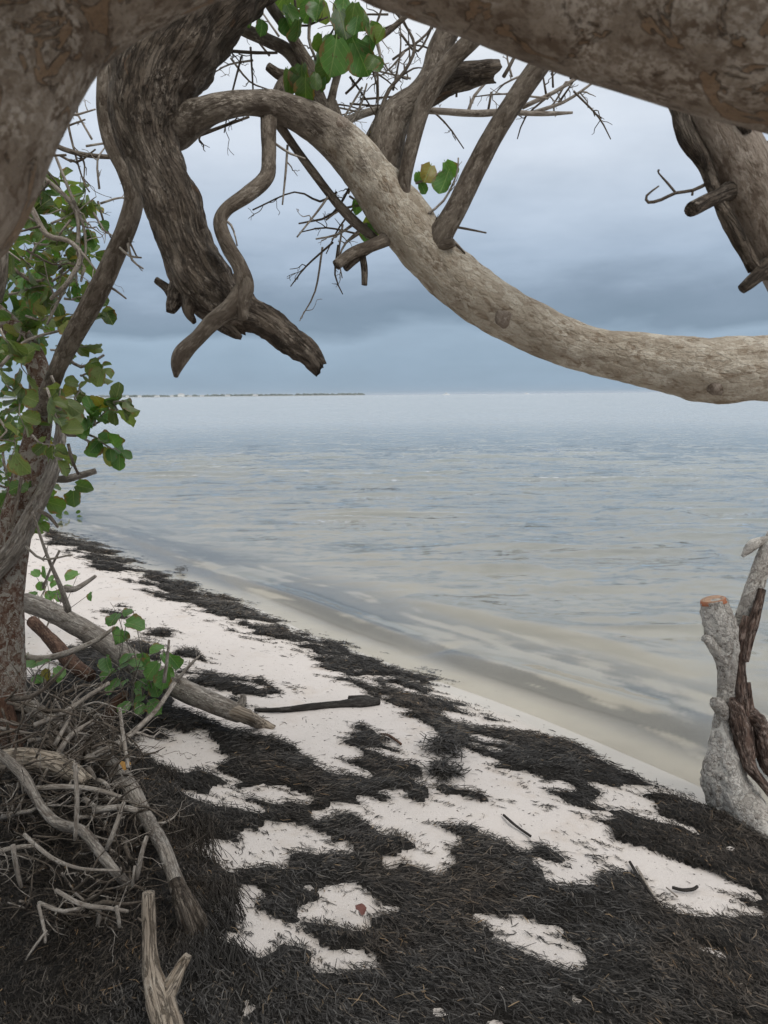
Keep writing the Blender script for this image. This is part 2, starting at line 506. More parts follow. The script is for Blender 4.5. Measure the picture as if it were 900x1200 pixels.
def bark(name, base, dark, light, patch=None, stretch=0.35, scale=1.0, light_amt=0.55, dark_amt=0.5, bump=0.6, crack=0.0, rough=0.85, patch_amt=0.62, flake=0.0, fscale=45, fstretch=0.6, rim=0.0, tip=None):
    m, t = newmat(name)
    q = t.attr('bark', 'Vector')
    qs = t.scale(q, (1, 1, stretch))
    n1 = t.noise(qs, 22 * scale, 6, 0.65, 0.4)
    n2 = t.noise(qs, 75 * scale, 5, 0.65)
    n3 = t.noise(t.scale(q, (1, 1, 0.7), (7, 3, 1)), 9 * scale, 3, 0.5, 0.6)
    c = t.mix(t.smooth(n1, dark_amt - 0.07, dark_amt + 0.06), dark, base)
    c = t.mix(t.math('MULTIPLY', t.smooth(n2, light_amt - 0.05, light_amt + 0.07), t.smooth(n3, 0.38, 0.6)), c, light)
    hgt = t.math('ADD', t.math('MULTIPLY', n1, 0.6), t.math('MULTIPLY', n2, 0.4))
    if flake:
        wob = t.n('ShaderNodeVectorMath', {0: t.noise(t.scale(q, (1, 1, fstretch)), fscale * 0.9, 3, 0.6, out=1), 'Scale': 1.3 / fscale}, operation='SCALE').outputs[0]
        fv = t.n('ShaderNodeVectorMath', {0: t.scale(q, (1, 1, fstretch)), 1: wob}, operation='ADD').outputs[0]
        cell = t.n('ShaderNodeSeparateColor', {0: t.voro(fv, fscale, 'F1', 'Color')}).outputs[0]
        edge = t.voro(fv, fscale, 'DISTANCE_TO_EDGE')
        c = t.mix(t.math('MULTIPLY', t.smooth(cell, 0.70, 0.72), flake), c, light)
        c = t.mix(t.math('MULTIPLY', t.smooth(cell, 0.30, 0.28), flake), c, dark)
        c = t.mix(t.math('MULTIPLY', t.smooth(edge, 0.06, 0.0), flake * 0.22), c, tuple(v * 0.6 for v in dark))
        hgt = t.math('ADD', hgt, t.math('MULTIPLY', t.math('ADD', cell, t.smooth(edge, 0.0, 0.3)), 0.16))
    if patch:
        pv = t.noise(t.scale(q, (1, 1, 0.8), (2, 9, 4)), 13 * scale, 4, 0.55, 1.2)
        c = t.mix(t.math('MULTIPLY', t.smooth(pv, patch_amt, patch_amt + 0.04), 0.85), c, patch)
        if rim:
            c = t.mix(t.math('MULTIPLY', t.smooth(t.math('ABSOLUTE', t.math('SUBTRACT', pv, patch_amt)), 0.012, 0.0), rim), c, tuple(v * 0.5 for v in dark))
            hgt = t.math('SUBTRACT', hgt, t.math('MULTIPLY', t.smooth(pv, patch_amt, patch_amt + 0.03), 0.5))
    c = t.mix(t.math('MULTIPLY', t.smooth(t.noise(qs, 190 * scale, 3, 0.6), 0.5, 0.7), 0.55), c, dark)
    c = t.mix(t.smooth(t.noise(q, 5.0, 2), 0.35, 0.65), c, t.mix(1.0, c, (0.78, 0.76, 0.74), 'MULTIPLY'))
    if tip:       # the bark turns grey and dark over the last stretch of the limb
        zt = t.n('ShaderNodeSeparateXYZ', {0: q}).outputs[2]
        zt = t.math('ADD', zt, t.math('MULTIPLY', t.math('SUBTRACT', t.noise(q, 14, 4, 0.6), 0.5), 0.9))
        g_ = t.mix(t.smooth(n1, 0.38, 0.62), tip[2], tip[1])
        g_ = t.mix(t.math('MULTIPLY', t.smooth(n2, 0.5, 0.62), t.smooth(n3, 0.4, 0.6)), g_, tip[3])
        c = t.mix(t.smooth(zt, tip[0] - 0.22, tip[0] + 0.22), c, g_)
    if crack:
        cr = t.math('ABSOLUTE', t.math('SUBTRACT', t.noise(t.scale(q, (1, 1, 0.09), (4, 4, 2)), 48 * scale, 4, 0.55, 0.5), 0.5))
        crm = t.smooth(cr, 0.0, 0.05)
        c = t.mix(t.math('MULTIPLY', t.math('SUBTRACT', 1.0, crm), crack), c, tuple(v * 0.35 for v in dark))
        hgt = t.math('ADD', hgt, t.math('MULTIPLY', crm, 0.5))
    finish(t, c, rough, t.bump(hgt, bump, 0.014), 0.2)
    return m


M = {}
M['limb'] = bark('pale mottled bark', (0.42, 0.375, 0.305), (0.235, 0.185, 0.135), (0.57, 0.53, 0.455), None, 0.5, 1.7, 0.5, 0.44, 1.0, flake=0.34, fscale=64, fstretch=0.55, tip=(1.88, (0.165, 0.14, 0.115), (0.07, 0.056, 0.044), (0.29, 0.255, 0.215)))
M['branch'] = bark('grey brown bark', (0.16, 0.135, 0.11), (0.08, 0.064, 0.05), (0.25, 0.22, 0.185), None, 0.35, 1.6, 0.55, 0.5, 0.8, flake=0.3, fscale=80, fstretch=0.4)
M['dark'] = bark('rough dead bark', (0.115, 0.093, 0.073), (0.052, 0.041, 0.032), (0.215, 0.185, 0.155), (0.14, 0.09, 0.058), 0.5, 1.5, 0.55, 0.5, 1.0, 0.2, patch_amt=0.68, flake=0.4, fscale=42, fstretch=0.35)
M['near'] = bark('smooth peeling bark', (0.205, 0.168, 0.132), (0.11, 0.08, 0.057), (0.34, 0.30, 0.255), (0.185, 0.122, 0.074), 0.8, 1.6, 0.49, 0.47, 1.0, patch_amt=0.56, flake=0.25, fscale=30, fstretch=0.8, rim=0.6)
M['hang'] = bark('weathered grey bark', (0.25, 0.21, 0.175), (0.13, 0.10, 0.078), (0.33, 0.29, 0.25), None, 0.4, 1.5, 0.55, 0.48, 0.8, flake=0.25, fscale=60, fstretch=0.4)
M['lichen'] = bark('reddish bark with lichen', (0.15, 0.105, 0.08), (0.085, 0.042, 0.027), (0.33, 0.31, 0.275), (0.30, 0.285, 0.25), 0.9, 2.2, 0.55, 0.5, 0.8, patch_amt=0.53, flake=0.3, fscale=70)
M['grey'] = bark('bleached grey wood', (0.29, 0.262, 0.23), (0.15, 0.125, 0.105), (0.43, 0.40, 0.36), None, 0.3, 1.7, 0.55, 0.45, 0.8, 0.3, flake=0.2, fscale=70, fstretch=0.4)
M['drift'] = bark('bleached split driftwood', (0.37, 0.315, 0.255), (0.22, 0.175, 0.13), (0.48, 0.43, 0.36), None, 0.08, 1.8, 0.55, 0.42, 0.9, 0.7)
M['stump'] = bark('pale crusted bark', (0.42, 0.395, 0.365), (0.20, 0.175, 0.15), (0.66, 0.63, 0.585), (0.62, 0.595, 0.55), 0.8, 2.0, 0.5, 0.43, 1.0, patch_amt=0.52, flake=0.25, fscale=55, fstretch=0.8, rim=0.35)
M['heart'] = bark('rotten heartwood', (0.17, 0.115, 0.092), (0.06, 0.038, 0.03), (0.31, 0.245, 0.21), None, 0.3, 2.0, 0.5, 0.5, 1.0, 0.4)
M['twig'] = bark('dead twig bark', (0.26, 0.23, 0.20), (0.13, 0.108, 0.088), (0.41, 0.38, 0.34), None, 0.3, 4.0, 0.5, 0.45, 0.3)
M['twigdark'] = bark('dark twig bark', (0.10, 0.082, 0.065), (0.055, 0.042, 0.033), (0.17, 0.145, 0.12), None, 0.3, 4.0, 0.5, 0.45, 0.3)
M['rootred'] = bark('red brown root bark', (0.115, 0.065, 0.045), (0.055, 0.03, 0.021), (0.20, 0.13, 0.095), None, 0.3, 2.0, 0.55, 0.5, 0.6)
M['charred'] = bark('wet black wood', (0.04, 0.036, 0.033), (0.02, 0.018, 0.016), (0.075, 0.07, 0.065), None, 0.2, 2.0, 0.55, 0.5, 0.9)

m, t = newmat('freshly sawn wood')
q = t.n('ShaderNodeTexCoord').outputs['Object']
c = t.mix(t.noise(q, 60, 4), (0.36, 0.17, 0.095), (0.50, 0.30, 0.19))
finish(t, c, 0.8, t.bump(t.noise(q, 180, 3), 0.4, 0.004))
M['cut'] = m


def leaf_mat(name, a, b, vein, trans=0.35):
    m, t = newmat(name)
    uv = t.attr('leafuv', 'Vector')
    rnd = t.n('ShaderNodeObjectInfo').outputs['Random']
    per = t.attr('tone')
    v = t.math('FRACT', t.math('ADD', rnd, per))
    c = t.mix(v, a, b)
    c = t.mix(t.smooth(v, 0.93, 0.97), c, (0.20, 0.16, 0.03))
    c = t.mix(t.math('MULTIPLY', t.smooth(t.noise(uv, 3.0, 4), 0.5, 0.75), 0.5), c, tuple(x * 0.6 for x in a))
    s = t.n('ShaderNodeSeparateXYZ', {0: uv})
    ax = t.math('ABSOLUTE', s.outputs[0])
    mid = t.smooth(ax, 0.05, 0.015)
    side = t.math('FRACT', t.math('MULTIPLY', t.math('SUBTRACT', s.outputs[1], t.math('MULTIPLY', ax, 0.6)), 4.5))
    sidem = t.math('MULTIPLY', t.smooth(t.math('ABSOLUTE', t.math('SUBTRACT', side, 0.5)), 0.07, 0.02), 0.6)
    c = t.mix(t.math('MULTIPLY', t.math('MAXIMUM', mid, sidem), 0.8), c, vein)
    ouv = t.n('ShaderNodeVectorMath', {0: uv, 1: t.n('ShaderNodeCombineXYZ', {0: t.math('MULTIPLY', rnd, 37.0), 1: t.math('MULTIPLY', per, 29.0)}).outputs[0]}, operation='ADD').outputs[0]
    spots = t.math('MULTIPLY', t.smooth(t.noise(ouv, 6.0, 3), 0.62, 0.68), 0.8)
    c = t.mix(t.math('MULTIPLY', t.smooth(t.math('ADD', ax, t.noise(ouv, 4.0, 2)), 1.22, 1.4), 0.8), c, (0.17, 0.09, 0.04))
    c = t.mix(spots, c, (0.10, 0.06, 0.03))
    bs = t.n('ShaderNodeBsdfPrincipled', {'Base Color': c, 'Roughness': 0.42, 'Specular IOR Level': 0.4, 'Normal': t.bump(t.math('MAXIMUM', mid, sidem), 0.3, 0.003)})
    tc = t.mix(1.0, c, (1.9, 2.1, 0.9), 'MULTIPLY')
    tr = t.n('ShaderNodeBsdfTranslucent', {0: tc})
    mx = t.n('ShaderNodeMixShader', {0: trans, 1: bs.outputs[0], 2: tr.outputs[0]})
    t.n('ShaderNodeOutputMaterial', {0: mx.outputs[0]})
    return m


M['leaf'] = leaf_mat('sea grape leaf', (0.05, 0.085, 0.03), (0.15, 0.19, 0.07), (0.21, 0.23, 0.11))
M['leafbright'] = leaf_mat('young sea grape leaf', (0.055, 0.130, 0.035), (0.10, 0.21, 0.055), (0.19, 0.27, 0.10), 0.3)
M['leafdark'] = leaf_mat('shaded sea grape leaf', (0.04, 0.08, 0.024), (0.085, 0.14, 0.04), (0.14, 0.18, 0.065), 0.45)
m, t = newmat('dry fallen leaf')
finish(t, t.mix(t.noise(t.n('ShaderNodeTexCoord').outputs['Object'], 30, 3), (0.30, 0.14, 0.03), (0.42, 0.25, 0.07)), 0.7)
M['leaforange'] = m
m, t = newmat('red fallen leaf')
finish(t, t.mix(t.noise(t.n('ShaderNodeTexCoord').outputs['Object'], 30, 3), (0.10, 0.035, 0.03), (0.17, 0.08, 0.065)), 0.7)
M['leafred'] = m

# sand and sea bed
m, t = newmat('white beach sand')
P = t.n('ShaderNodeNewGeometry').outputs['Position']
wet, dk, damp = t.attr('wet'), t.attr('dark'), t.attr('stain')
c = t.mix(t.noise(P, 1.6, 5, 0.6), (0.50, 0.462, 0.435), (0.60, 0.558, 0.53))
c = t.mix(t.math('MULTIPLY', t.smooth(t.noise(P, 160, 3, 0.7), 0.55, 0.75), 0.35), c, (0.40, 0.36, 0.33))
c = t.mix(t.smooth(t.noise(P, 70, 2, 0.5), 0.70, 0.73), c, (0.10, 0.08, 0.065))
c = t.mix(t.math('MULTIPLY', damp, 0.8), c, (0.33, 0.26, 0.17))
c = t.mix(t.math('MULTIPLY', t.smooth(t.noise(P, 5.0, 5, 0.65), 0.52, 0.7), 0.5), c, (0.47, 0.41, 0.36))
wc = t.mix(t.noise(P, 3.0, 4), (0.42, 0.385, 0.335), (0.53, 0.495, 0.44))
c = t.mix(wet, c, wc)
dkc = t.mix(t.noise(P, 40, 5, 0.7), (0.075, 0.077, 0.08), (0.17, 0.172, 0.175))
c = t.mix(dk, c, dkc)
rg = t.math('SUBTRACT', 0.9, t.math('MULTIPLY', t.smooth(wet, 0.2, 1.0), 0.72))
hb = t.math('ADD', t.math('MULTIPLY', t.noise(P, 30, 6, 0.65), 1.0), t.math('MULTIPLY', t.noise(P, 240, 3, 0.6), 0.35))
finish(t, c, rg, t.bump(hb, t.math('SUBTRACT', 0.55, t.math('MULTIPLY', wet, 0.45)), 0.012), 0.3)
M['sand'] = m

# wrack
m, t = newmat('matted seagrass')
P = t.n('ShaderNodeNewGeometry').outputs['Position']
n = t.noise(P, 70, 6, 0.75, 0.8)
c = t.ramp(n, [(0.3, (0.009, 0.0075, 0.006)), (0.55, (0.024, 0.021, 0.018)), (0.75, (0.045, 0.040, 0.035))])
finish(t, c, 0.7, t.bump(n, 1.0, 0.02), 0.3)
M['mat'] = m
m, t = newmat('dried seagrass blade')
sh = t.attr('shade')
c = t.ramp(sh, [(0.0, (0.008, 0.007, 0.006)), (0.35, (0.027, 0.0245, 0.022)), (0.7, (0.060, 0.056, 0.052)), (0.90, (0.115, 0.109, 0.102)), (0.955, (0.13, 0.095, 0.06)), (1.0, (0.25, 0.18, 0.11))])
pn = t.noise(t.n('ShaderNodeNewGeometry').outputs['Position'], 1.3, 3)
c = t.mix(t.smooth(pn, 0.45, 0.62), c, t.mix(1.0, c, (1.0, 0.88, 0.76), 'MULTIPLY'))
finish(t, c, 0.6, None, 0.2)
M['blade'] = m

# water
m, t = newmat('shallow sea water')
P = t.n('ShaderNodeNewGeometry').outputs['Position']
dep = t.attr('depth')
calm = t.attr('calm')
rgh = t.attr('chop')
a1 = t.noise(t.scale(P, (0.9, 2.3, 1), (0, 0, 0), (0, 0, 0.06)), 1.5, 3, 0.55, 0.4, 1)
a2 = t.noise(t.scale(P, (1.8, 3.4, 1), (5, 2, 0), (0, 0, -0.1)), 4.2, 3, 0.5, 0.3, 1)
a3 = t.noise(t.scale(P, (0.06, 0.2, 1)), 1.0, 4, 0.6)
av = t.n('ShaderNodeVectorMath', {0: a1, 1: a2}, operation='ADD').outputs[0]
av = t.n('ShaderNodeVectorMath', {0: av, 1: (1.0, 1.0, 1.0)}, operation='SUBTRACT').outputs[0]
av = t.n('ShaderNodeVectorMath', {0: av, 1: (0.26, 0.72, 0.0)}, operation='MULTIPLY').outputs[0]
av = t.n('ShaderNodeVectorMath', {0: av, 'Scale': t.math('MULTIPLY', calm, t.math('ADD', 0.35, t.math('MULTIPLY', a3, 1.3)))}, operation='SCALE').outputs[0]
gn = t.n('ShaderNodeNewGeometry').outputs['Normal']
nrm = t.n('ShaderNodeVectorMath', {0: t.n('ShaderNodeVectorMath', {0: gn, 1: av}, operation='ADD').outputs[0]}, operation='NORMALIZE').outputs[0]
fr = t.n('ShaderNodeFresnel', {'IOR': 1.33, 'Normal': nrm}).outputs[0]
gl = t.n('ShaderNodeBsdfGlossy', {0: (1, 1, 1, 1), 'Roughness': rgh, 'Normal': nrm})
tr = t.n('ShaderNodeBsdfTransparent', {0: (0.96, 0.965, 0.94, 1)})
turb = t.n('ShaderNodeBsdfDiffuse', {0: (0.245, 0.278, 0.278, 1)})
tf = t.math('SUBTRACT', 1.0, t.math('POWER', 2.718, t.math('MULTIPLY', dep, -3.6)))
body = t.n('ShaderNodeMixShader', {0: tf, 1: tr.outputs[0], 2: turb.outputs[0]})
mx = t.n('ShaderNodeMixShader', {0: fr, 1: body.outputs[0], 2: gl.outputs[0]})
t.n('ShaderNodeOutputMaterial', {0: mx.outputs[0]})
M['water'] = m


def plain(name, a, b, scale=5.0, rough=0.7):
    m, t = newmat(name)
    finish(t, t.mix(t.noise(t.n('ShaderNodeNewGeometry').outputs['Position'], scale, 3), a, b), rough)
    return m


M['white'] = plain('white painted wall', (0.72, 0.72, 0.70), (0.8, 0.8, 0.78), 0.2)
M['roof'] = plain('grey roof', (0.30, 0.30, 0.30), (0.40, 0.40, 0.40), 0.2)
M['wood_far'] = plain('far mangrove foliage', (0.045, 0.065, 0.045), (0.08, 0.10, 0.07), 0.05)
M['far_land'] = plain('far shore sand and scrub', (0.16, 0.16, 0.12), (0.28, 0.27, 0.22), 0.02)
M['gel'] = plain('white boat hull', (0.75, 0.75, 0.74), (0.8, 0.8, 0.8), 1.0, 0.4)
M['glass'] = plain('dark boat window', (0.03, 0.035, 0.04), (0.05, 0.055, 0.06), 1.0, 0.2)

# ------------------------------------------------------------------ ground


def axis(lo, hi, step, out_lo, out_hi, g=1.22):
    a = list(np.arange(lo, hi, step))
    d, x = step, hi
    while x < out_hi:
        a.append(x)
        d *= g
        x += d
    a.append(out_hi)
    d, x, b = step, lo - step, []
    while x > out_lo:
        b.append(x)
        d *= g
        x -= d
    b.append(out_lo)
    return np.array(b[::-1] + a)


X, Y = np.meshgrid(axis(-5.0, 3.0, 0.025, -7000, 7000), axis(1.0, 10.5, 0.025, -300, 9000))
S = shore_dist(X, Y)
Z = height(X, Y, S)
wm = wrack(X, Y, Z + 0.01, 1.0, S)
wet = sst(S, 0.20, 0.02)
wet = np.clip(wet + 0.5 * sst(S, 0.5, 0.1) * (0.5 + fbm2(X * 3, Y * 3, 3, 12)), 0, 1)
n = fbm2((-0.63 * X + 0.78 * Y) * 0.8, S * 3.2, 4, 21)
n2 = fbm2(X * 7, Y * 7, 4, 22)
# drowned wrack lying on the bottom just off the waterline
drown = sst(-S, 0.12, 0.38) * sst(-S, 1.5, 0.85) * sst(n + 0.45 * fbm2((-0.63 * X + 0.78 * Y) * 2.2, S * 11, 4, 24) + 0.25 * n2, -0.15, 0.15) * 0.85
dark = np.clip(drown, 0, 1)
stain = sst(S, -0.10, -0.03) * sst(S, 0.035, 0.0) * np.clip(0.6 + 1.6 * fbm2(X * 3, Y * 3, 3, 5), 0, 1) + sst(wm, 0.05, 0.5) * 0.2
me = grid_mesh('sand_beach', X, Y, Z, None, {'wet': wet, 'dark': dark, 'stain': np.clip(stain, 0, 1)})
tag(link('sand_beach', me, M['sand']), 'white sand beach running down under shallow clear water', kind='structure')

# ------------------------------------------------------------------ water
ax1 = axis(-9.0, 9.0, 0.1, -7000, 7000, 1.18)
ax1 = np.concatenate([ax1[ax1 < -5.0], np.arange(-5.0, 3.0, 0.035), ax1[ax1 > 3.02]])
ax2 = axis(1.0, 20.0, 0.04, 0.0, 9000, 1.09)
ax2 = np.concatenate([ax2[ax2 < 2.0], np.arange(2.0, 9.0, 0.028), ax2[ax2 > 9.01]])
X, Y = np.meshgrid(ax1, ax2)
S = shore_dist(X, Y)
D = -height(X, Y, S)
far = sst(-S, 0.7, 2.4)
fade = sst(Y, 34, 16) * sst(np.abs(X), 14, 8)
wob = fbm2(X * 0.5, Y * 0.5, 3, 44)
rip = fbm2(X * 0.75 + 0.15 * Y, Y * 2.7 + 0.5 * wob, 2, 41, 0.35)
rip2 = fbm2(X * 0.5, Y * 1.3 + X * 0.15, 2, 43)
Zw = far * fade * (0.036 * np.clip(1 - np.abs(rip) * 2.4, -0.3, 1) * np.clip(0.9 + rip2 + 0.6 * wob, 0.2, 2) + 0.018 * rip2)


def crest(pts, wd, hgt):
    """a low wavelet running in along the traced line"""
    g = np.array([hit0(*p)[:2] for p in pts])
    best = np.full(X.shape, 1e9)
    sg = np.zeros(X.shape)
    tt = np.zeros(X.shape)
    for i, (a, b) in enumerate(zip(g[:-1], g[1:])):
        ab = b - a
        t_ = np.clip(((X - a[0]) * ab[0] + (Y - a[1]) * ab[1]) / (ab @ ab), 0, 1)
        dx, dy = X - a[0] - t_ * ab[0], Y - a[1] - t_ * ab[1]
        d = np.hypot(dx, dy)
        mk = d < best
        best = np.where(mk, d, best)
        sg = np.where(mk, np.where(ab[0] * dy - ab[1] * dx < 0, 1.0, -1.0), sg)
        tt = np.where(mk, (i + t_) / (len(g) - 1), tt)
    u = best * sg
    prof = np.where(u > 0, np.exp(-(u / (wd * 0.45)) ** 2), np.exp(-(u / (wd * 1.5)) ** 2))
    return hgt * prof * np.sin(np.clip(tt, 0, 1) * math.pi) ** 0.6


Zw = Zw + crest([(255, 668), (300, 690), (345, 706), (420, 735), (470, 752), (500, 765)], 0.12, 0.055)
Zw = Zw + crest([(520, 765), (600, 793), (680, 818), (760, 840), (830, 870)], 0.14, 0.060)
Zw = Zw + crest([(470, 700), (600, 735), (720, 760), (820, 790)], 0.15, 0.045)
Zw = Zw + crest([(60, 600), (130, 622), (220, 655), (280, 672)], 0.18, 0.022)
Zw = Zw * sst(-S, 0.0, 0.25)
calm = 0.13 + 0.87 * sst(-S, 0.6, 2.4)
chop = 0.04 + 0.18 * sst(np.hypot(X, Y), 6, 50)
keepw = S < 0.9
kq = keepw[:-1, :-1] | keepw[1:, 1:]
me = grid_mesh('sea_water', X, Y, Zw, kq, {'depth': np.clip(D, 0, 9), 'calm': calm, 'chop': chop})
tag(link('sea_water', me, M['water']), 'calm grey green sea rippling up to the white beach', kind='structure')

# ------------------------------------------------------------------ seagrass wrack: mat and loose blades
X, Y = np.meshgrid(np.arange(-4.4, 2.8, 0.016), np.arange(1.1, 10.2, 0.016))
S = shore_dist(X, Y)
px, py, dd = project(np.stack([X, Y, np.full_like(X, 0.1)], -1))
vis = (px > -80) & (px < 980) & (py < 1290)
Zg = height(X, Y, S)
wm = wrack(X, Y, Zg + 0.01, 1.0, S)
bm = fbm2(X * 3.2, Y * 3.2, 4, 51)
bf = fbm2(X * 17, Y * 17, 4, 52)
bank = sst(-X, 0.35, 1.3) * sst(Y, 4.2, 2.2) * 0.05
cover = sst(blur(wm, 1), 0.45, 0.95)
thick = cover * (0.014 + 0.026 * np.clip(bm + 0.3, 0, 1) + 0.020 * bf + bank) * sst(S, -0.3, 0.3)
Zm = Zg + thick - 0.0055
GT, GX0, GY0, GST = thick, X[0, 0], Y[0, 0], 0.016
keep = (cover > 0.05) & vis
kq = keep[:-1, :-1] & keep[1:, 1:] & keep[:-1, 1:] & keep[1:, :-1]
tag(link('seagrass_wrack', grid_mesh('seagrass_wrack', X, Y, Zm, kq), M['mat']), 'dark matted seagrass washed up in patches over the white sand', 'seagrass', kind='stuff')


def ribbons(name, P, L, Wd, ang, curv, lift, shade, tilt):
    """P (N,3) centres; lying blades, two quads each"""
    N = len(P)
    k = 3
    tpar = np.linspace(-0.5, 0.5, k)
    V = np.zeros((N, k, 2, 3))
    for i, u in enumerate(tpar):
        a = ang + curv * u
        # integrate the curve roughly: chord offset
        a_m = ang + curv * u * 0.5
        cx, cy = P[:, 0] + np.cos(a_m) * u * L, P[:, 1] + np.sin(a_m) * u * L
        cz = P[:, 2] + lift[:, 0] * u * L + lift[:, 1] * (0.25 - u * u) * L
        wv = Wd * (0.55 if i in (0, k - 1) else 1.0) * 0.5
        nx, ny = -np.sin(a), np.cos(a)
        for j, sgn in enumerate((-1, 1)):
            V[:, i, j, 0] = cx + sgn * nx * wv * np.cos(tilt)
            V[:, i, j, 1] = cy + sgn * ny * wv * np.cos(tilt)
            V[:, i, j, 2] = cz + sgn * wv * np.sin(tilt)
    base = (np.arange(N) * k * 2)[:, None]
    qs = np.concatenate([base + np.array([[2 * i, 2 * i + 1, 2 * i + 3, 2 * i + 2]]) for i in range(k - 1)], 0)
    return quads_mesh(name, V.reshape(-1, 3), qs, {'shade': np.repeat(shade, k * 2)})


NC = 1900000
x = NR.uniform(-4.4, 2.7, NC)
y = 1.2 + (NR.rand(NC) ** 1.35) * 8.8
px, py, dd = project(np.stack([x, y, np.full(NC, 0.1)], -1))
ok = (px > -60) & (px < 960) & (py < 1270)
x, y = x[ok], y[ok]
s = shore_dist(x, y)
zg = height(x, y, s) + 0.01
mfield = wrack(x, y, zg, 1.0, s)
blurm = wrack(x, y, zg, 3.0, s)
prob = mfield * 0.44 + 0.0032 * (s > 0.05) + 0.026 * blurm
ok = NR.rand(len(x)) < prob
x, y, s, mfield = x[ok], y[ok], s[ok], mfield[ok]
N = len(x)
zg = height(x, y, s)
bf = fbm2(x * 17, y * 17, 4, 52)
th = GT[np.clip(((y - GY0) / GST).round().astype(int), 0, GT.shape[0] - 1), np.clip(((x - GX0) / GST).round().astype(int), 0, GT.shape[1] - 1)]
L = (0.012 + 0.062 * NR.rand(N) ** 2.6) * (0.75 + 0.07 * y)
ang = WA + 1.0 * fbm2(x * 1.6, y * 1.6, 3, 61) * 2 + NR.normal(0, 0.6, N)
shade = np.clip(NR.beta(2.0, 2.6, N) + 0.2 * bf + 0.45 * fbm2(x * 1.1, y * 1.1, 3, 66) + 0.04, 0, 0.93)
shade = np.where(NR.rand(N) < 0.02, NR.uniform(0.92, 1.0, N), shade)
L = np.where(th < 0.004, L * 0.55, L)
Pz = zg + th + np.where(th > 0.01, NR.rand(N) ** 2 * 0.014, 0.003)
me = ribbons('seagrass_blades', np.stack([x, y, Pz], -1), L, NR.uniform(0.0013, 0.0036, N) * (0.7 + 0.12 * y), ang, NR.normal(0, 1.1, N), np.stack([NR.normal(0, 0.13, N), NR.uniform(-0.1, 0.22, N) * (th > 0.008)], -1), shade, NR.normal(0, 0.5, N))
tag(link('seagrass_blades', me, M['blade']), 'loose black and grey seagrass blades strewn over the wrack and sand', 'seagrass', kind='stuff')
print('blades', N)

# ------------------------------------------------------------------ branches


def pxpath(pts):
    """(px,py,depth,width_px) -> world path with radii"""
    return [np.append(at(a, b, d), wd * 0.5 * d / F) for a, b, d, wd in pts]


def branch(parent, name, pts, mat, seg=12, step=0.02, label=None, **kw):
    b = MB()
    b.tube(pxpath(pts) if len(pts[0]) == 4 and not isinstance(pts[0], np.ndarray) else pts, seg=seg, step=step, seed=R.randint(0, 99), **kw)
    o = b.build(name, M[mat], parent)
    if label: o['label'] = label
    return o


def wiggle(p0, p1, r0, r1, n=6, amp=0.06, rng=R):
    p0, p1 = np.asarray(p0, float), np.asarray(p1, float)
    L = np.linalg.norm(p1 - p0)
    out = []
    for i in range(n + 1):
        t_ = i / n
        p = p0 + (p1 - p0) * t_
        if 0 < i: p = p + np.array([rng.gauss(0, 1) for _ in range(3)]) * amp * L * (0.5 if i == n else 1)
        out.append(np.append(p, r0 + (r1 - r0) * t_))
    return out


def twig_into(b, path, shoots=3, slen=0.35, seg=5, rng=R, level=0, spread=0.9):
    C = b.tube(path, seg=seg, step=0.035, seed=rng.randint(0, 99))
    tot = sum(np.linalg.norm(C[i + 1, :3] - C[i, :3]) for i in range(len(C) - 1))
    for k in range(shoots):
        i = rng.randint(int(len(C) * 0.25), max(int(len(C) * 0.25), len(C) - 2))
        T = C[min(i + 1, len(C) - 1), :3] - C[max(i - 1, 0), :3]
        T /= np.linalg.norm(T) + 1e-9
        v = T + np.array([rng.gauss(0, spread) for _ in range(3)])
        v /= np.linalg.norm(v)
        ln = tot * slen * rng.uniform(0.4, 1.2)
        r = max(C[i, 3] * 0.6, 0.0009)
        p = wiggle(C[i, :3], C[i, :3] + v * ln, r, 0.0008, 4, 0.07, rng)
        if level < 1: twig_into(b, p, rng.randint(0, 2), 0.45, 4, rng, level + 1, spread)
        else: b.tube(p, seg=4, step=0.04)


def twig(parent, pts, mat='twig', shoots=3, slen=0.35, name='twig', spread=0.8):
    b = MB()
    twig_into(b, pxpath(pts) if not isinstance(pts[0], np.ndarray) else pts, shoots, slen, spread=spread)
    return b.build(name, M[mat], parent)


# ---- leaves
def leaf_mesh(seed, cup, curl, wid=1.0):
    rng = np.random.RandomState(seed)
    rows, cols = 9, 5
    V, UV = [], []
    for i in range(rows):
        t_ = i / (rows - 1)
        yy = t_
        wdt = 0.5 * wid * math.sqrt(max(0.0, 1 - (2 * t_ - 1) ** 2)) ** 0.85
        if i == 0: wdt = 0.16 * wid
        if i == rows - 1: wdt = 0.05
        wl, wr = wdt * rng.uniform(0.86, 1.06), wdt * rng.uniform(0.86, 1.06)
        for j in range(cols):
            u = (j / (cols - 1)) * 2 - 1
            xx = u * (wl if u < 0 else wr)
            y2 = yy - (0.09 * abs(u) if i == 0 else 0)
            zz = cup * abs(u) * wdt * 1.3 - curl * t_ * t_ + 0.045 * math.sin(9 * t_ + 3 * u + seed) * abs(u) + 0.025 * rng.randn() * abs(u)
            V.append((xx, y2, zz))
            UV.append((xx * 2, y2, 0))
    f = [(i * cols + j, i * cols + j + 1, (i + 1) * cols + j + 1, (i + 1) * cols + j) for i in range(rows - 1) for j in range(cols - 1)]
    V, UV = np.array(V), np.array(UV)
    # stalk
    k = len(V)
    V = np.vstack([V, [(-0.018, 0.02, 0), (0.018, 0.02, 0), (0.014, -0.16, -0.01), (-0.014, -0.16, -0.01)]])
    UV = np.vstack([UV, [(0, 0, 0)] * 4])
    f.append((k, k + 1, k + 2, k + 3))
    return V, f, UV


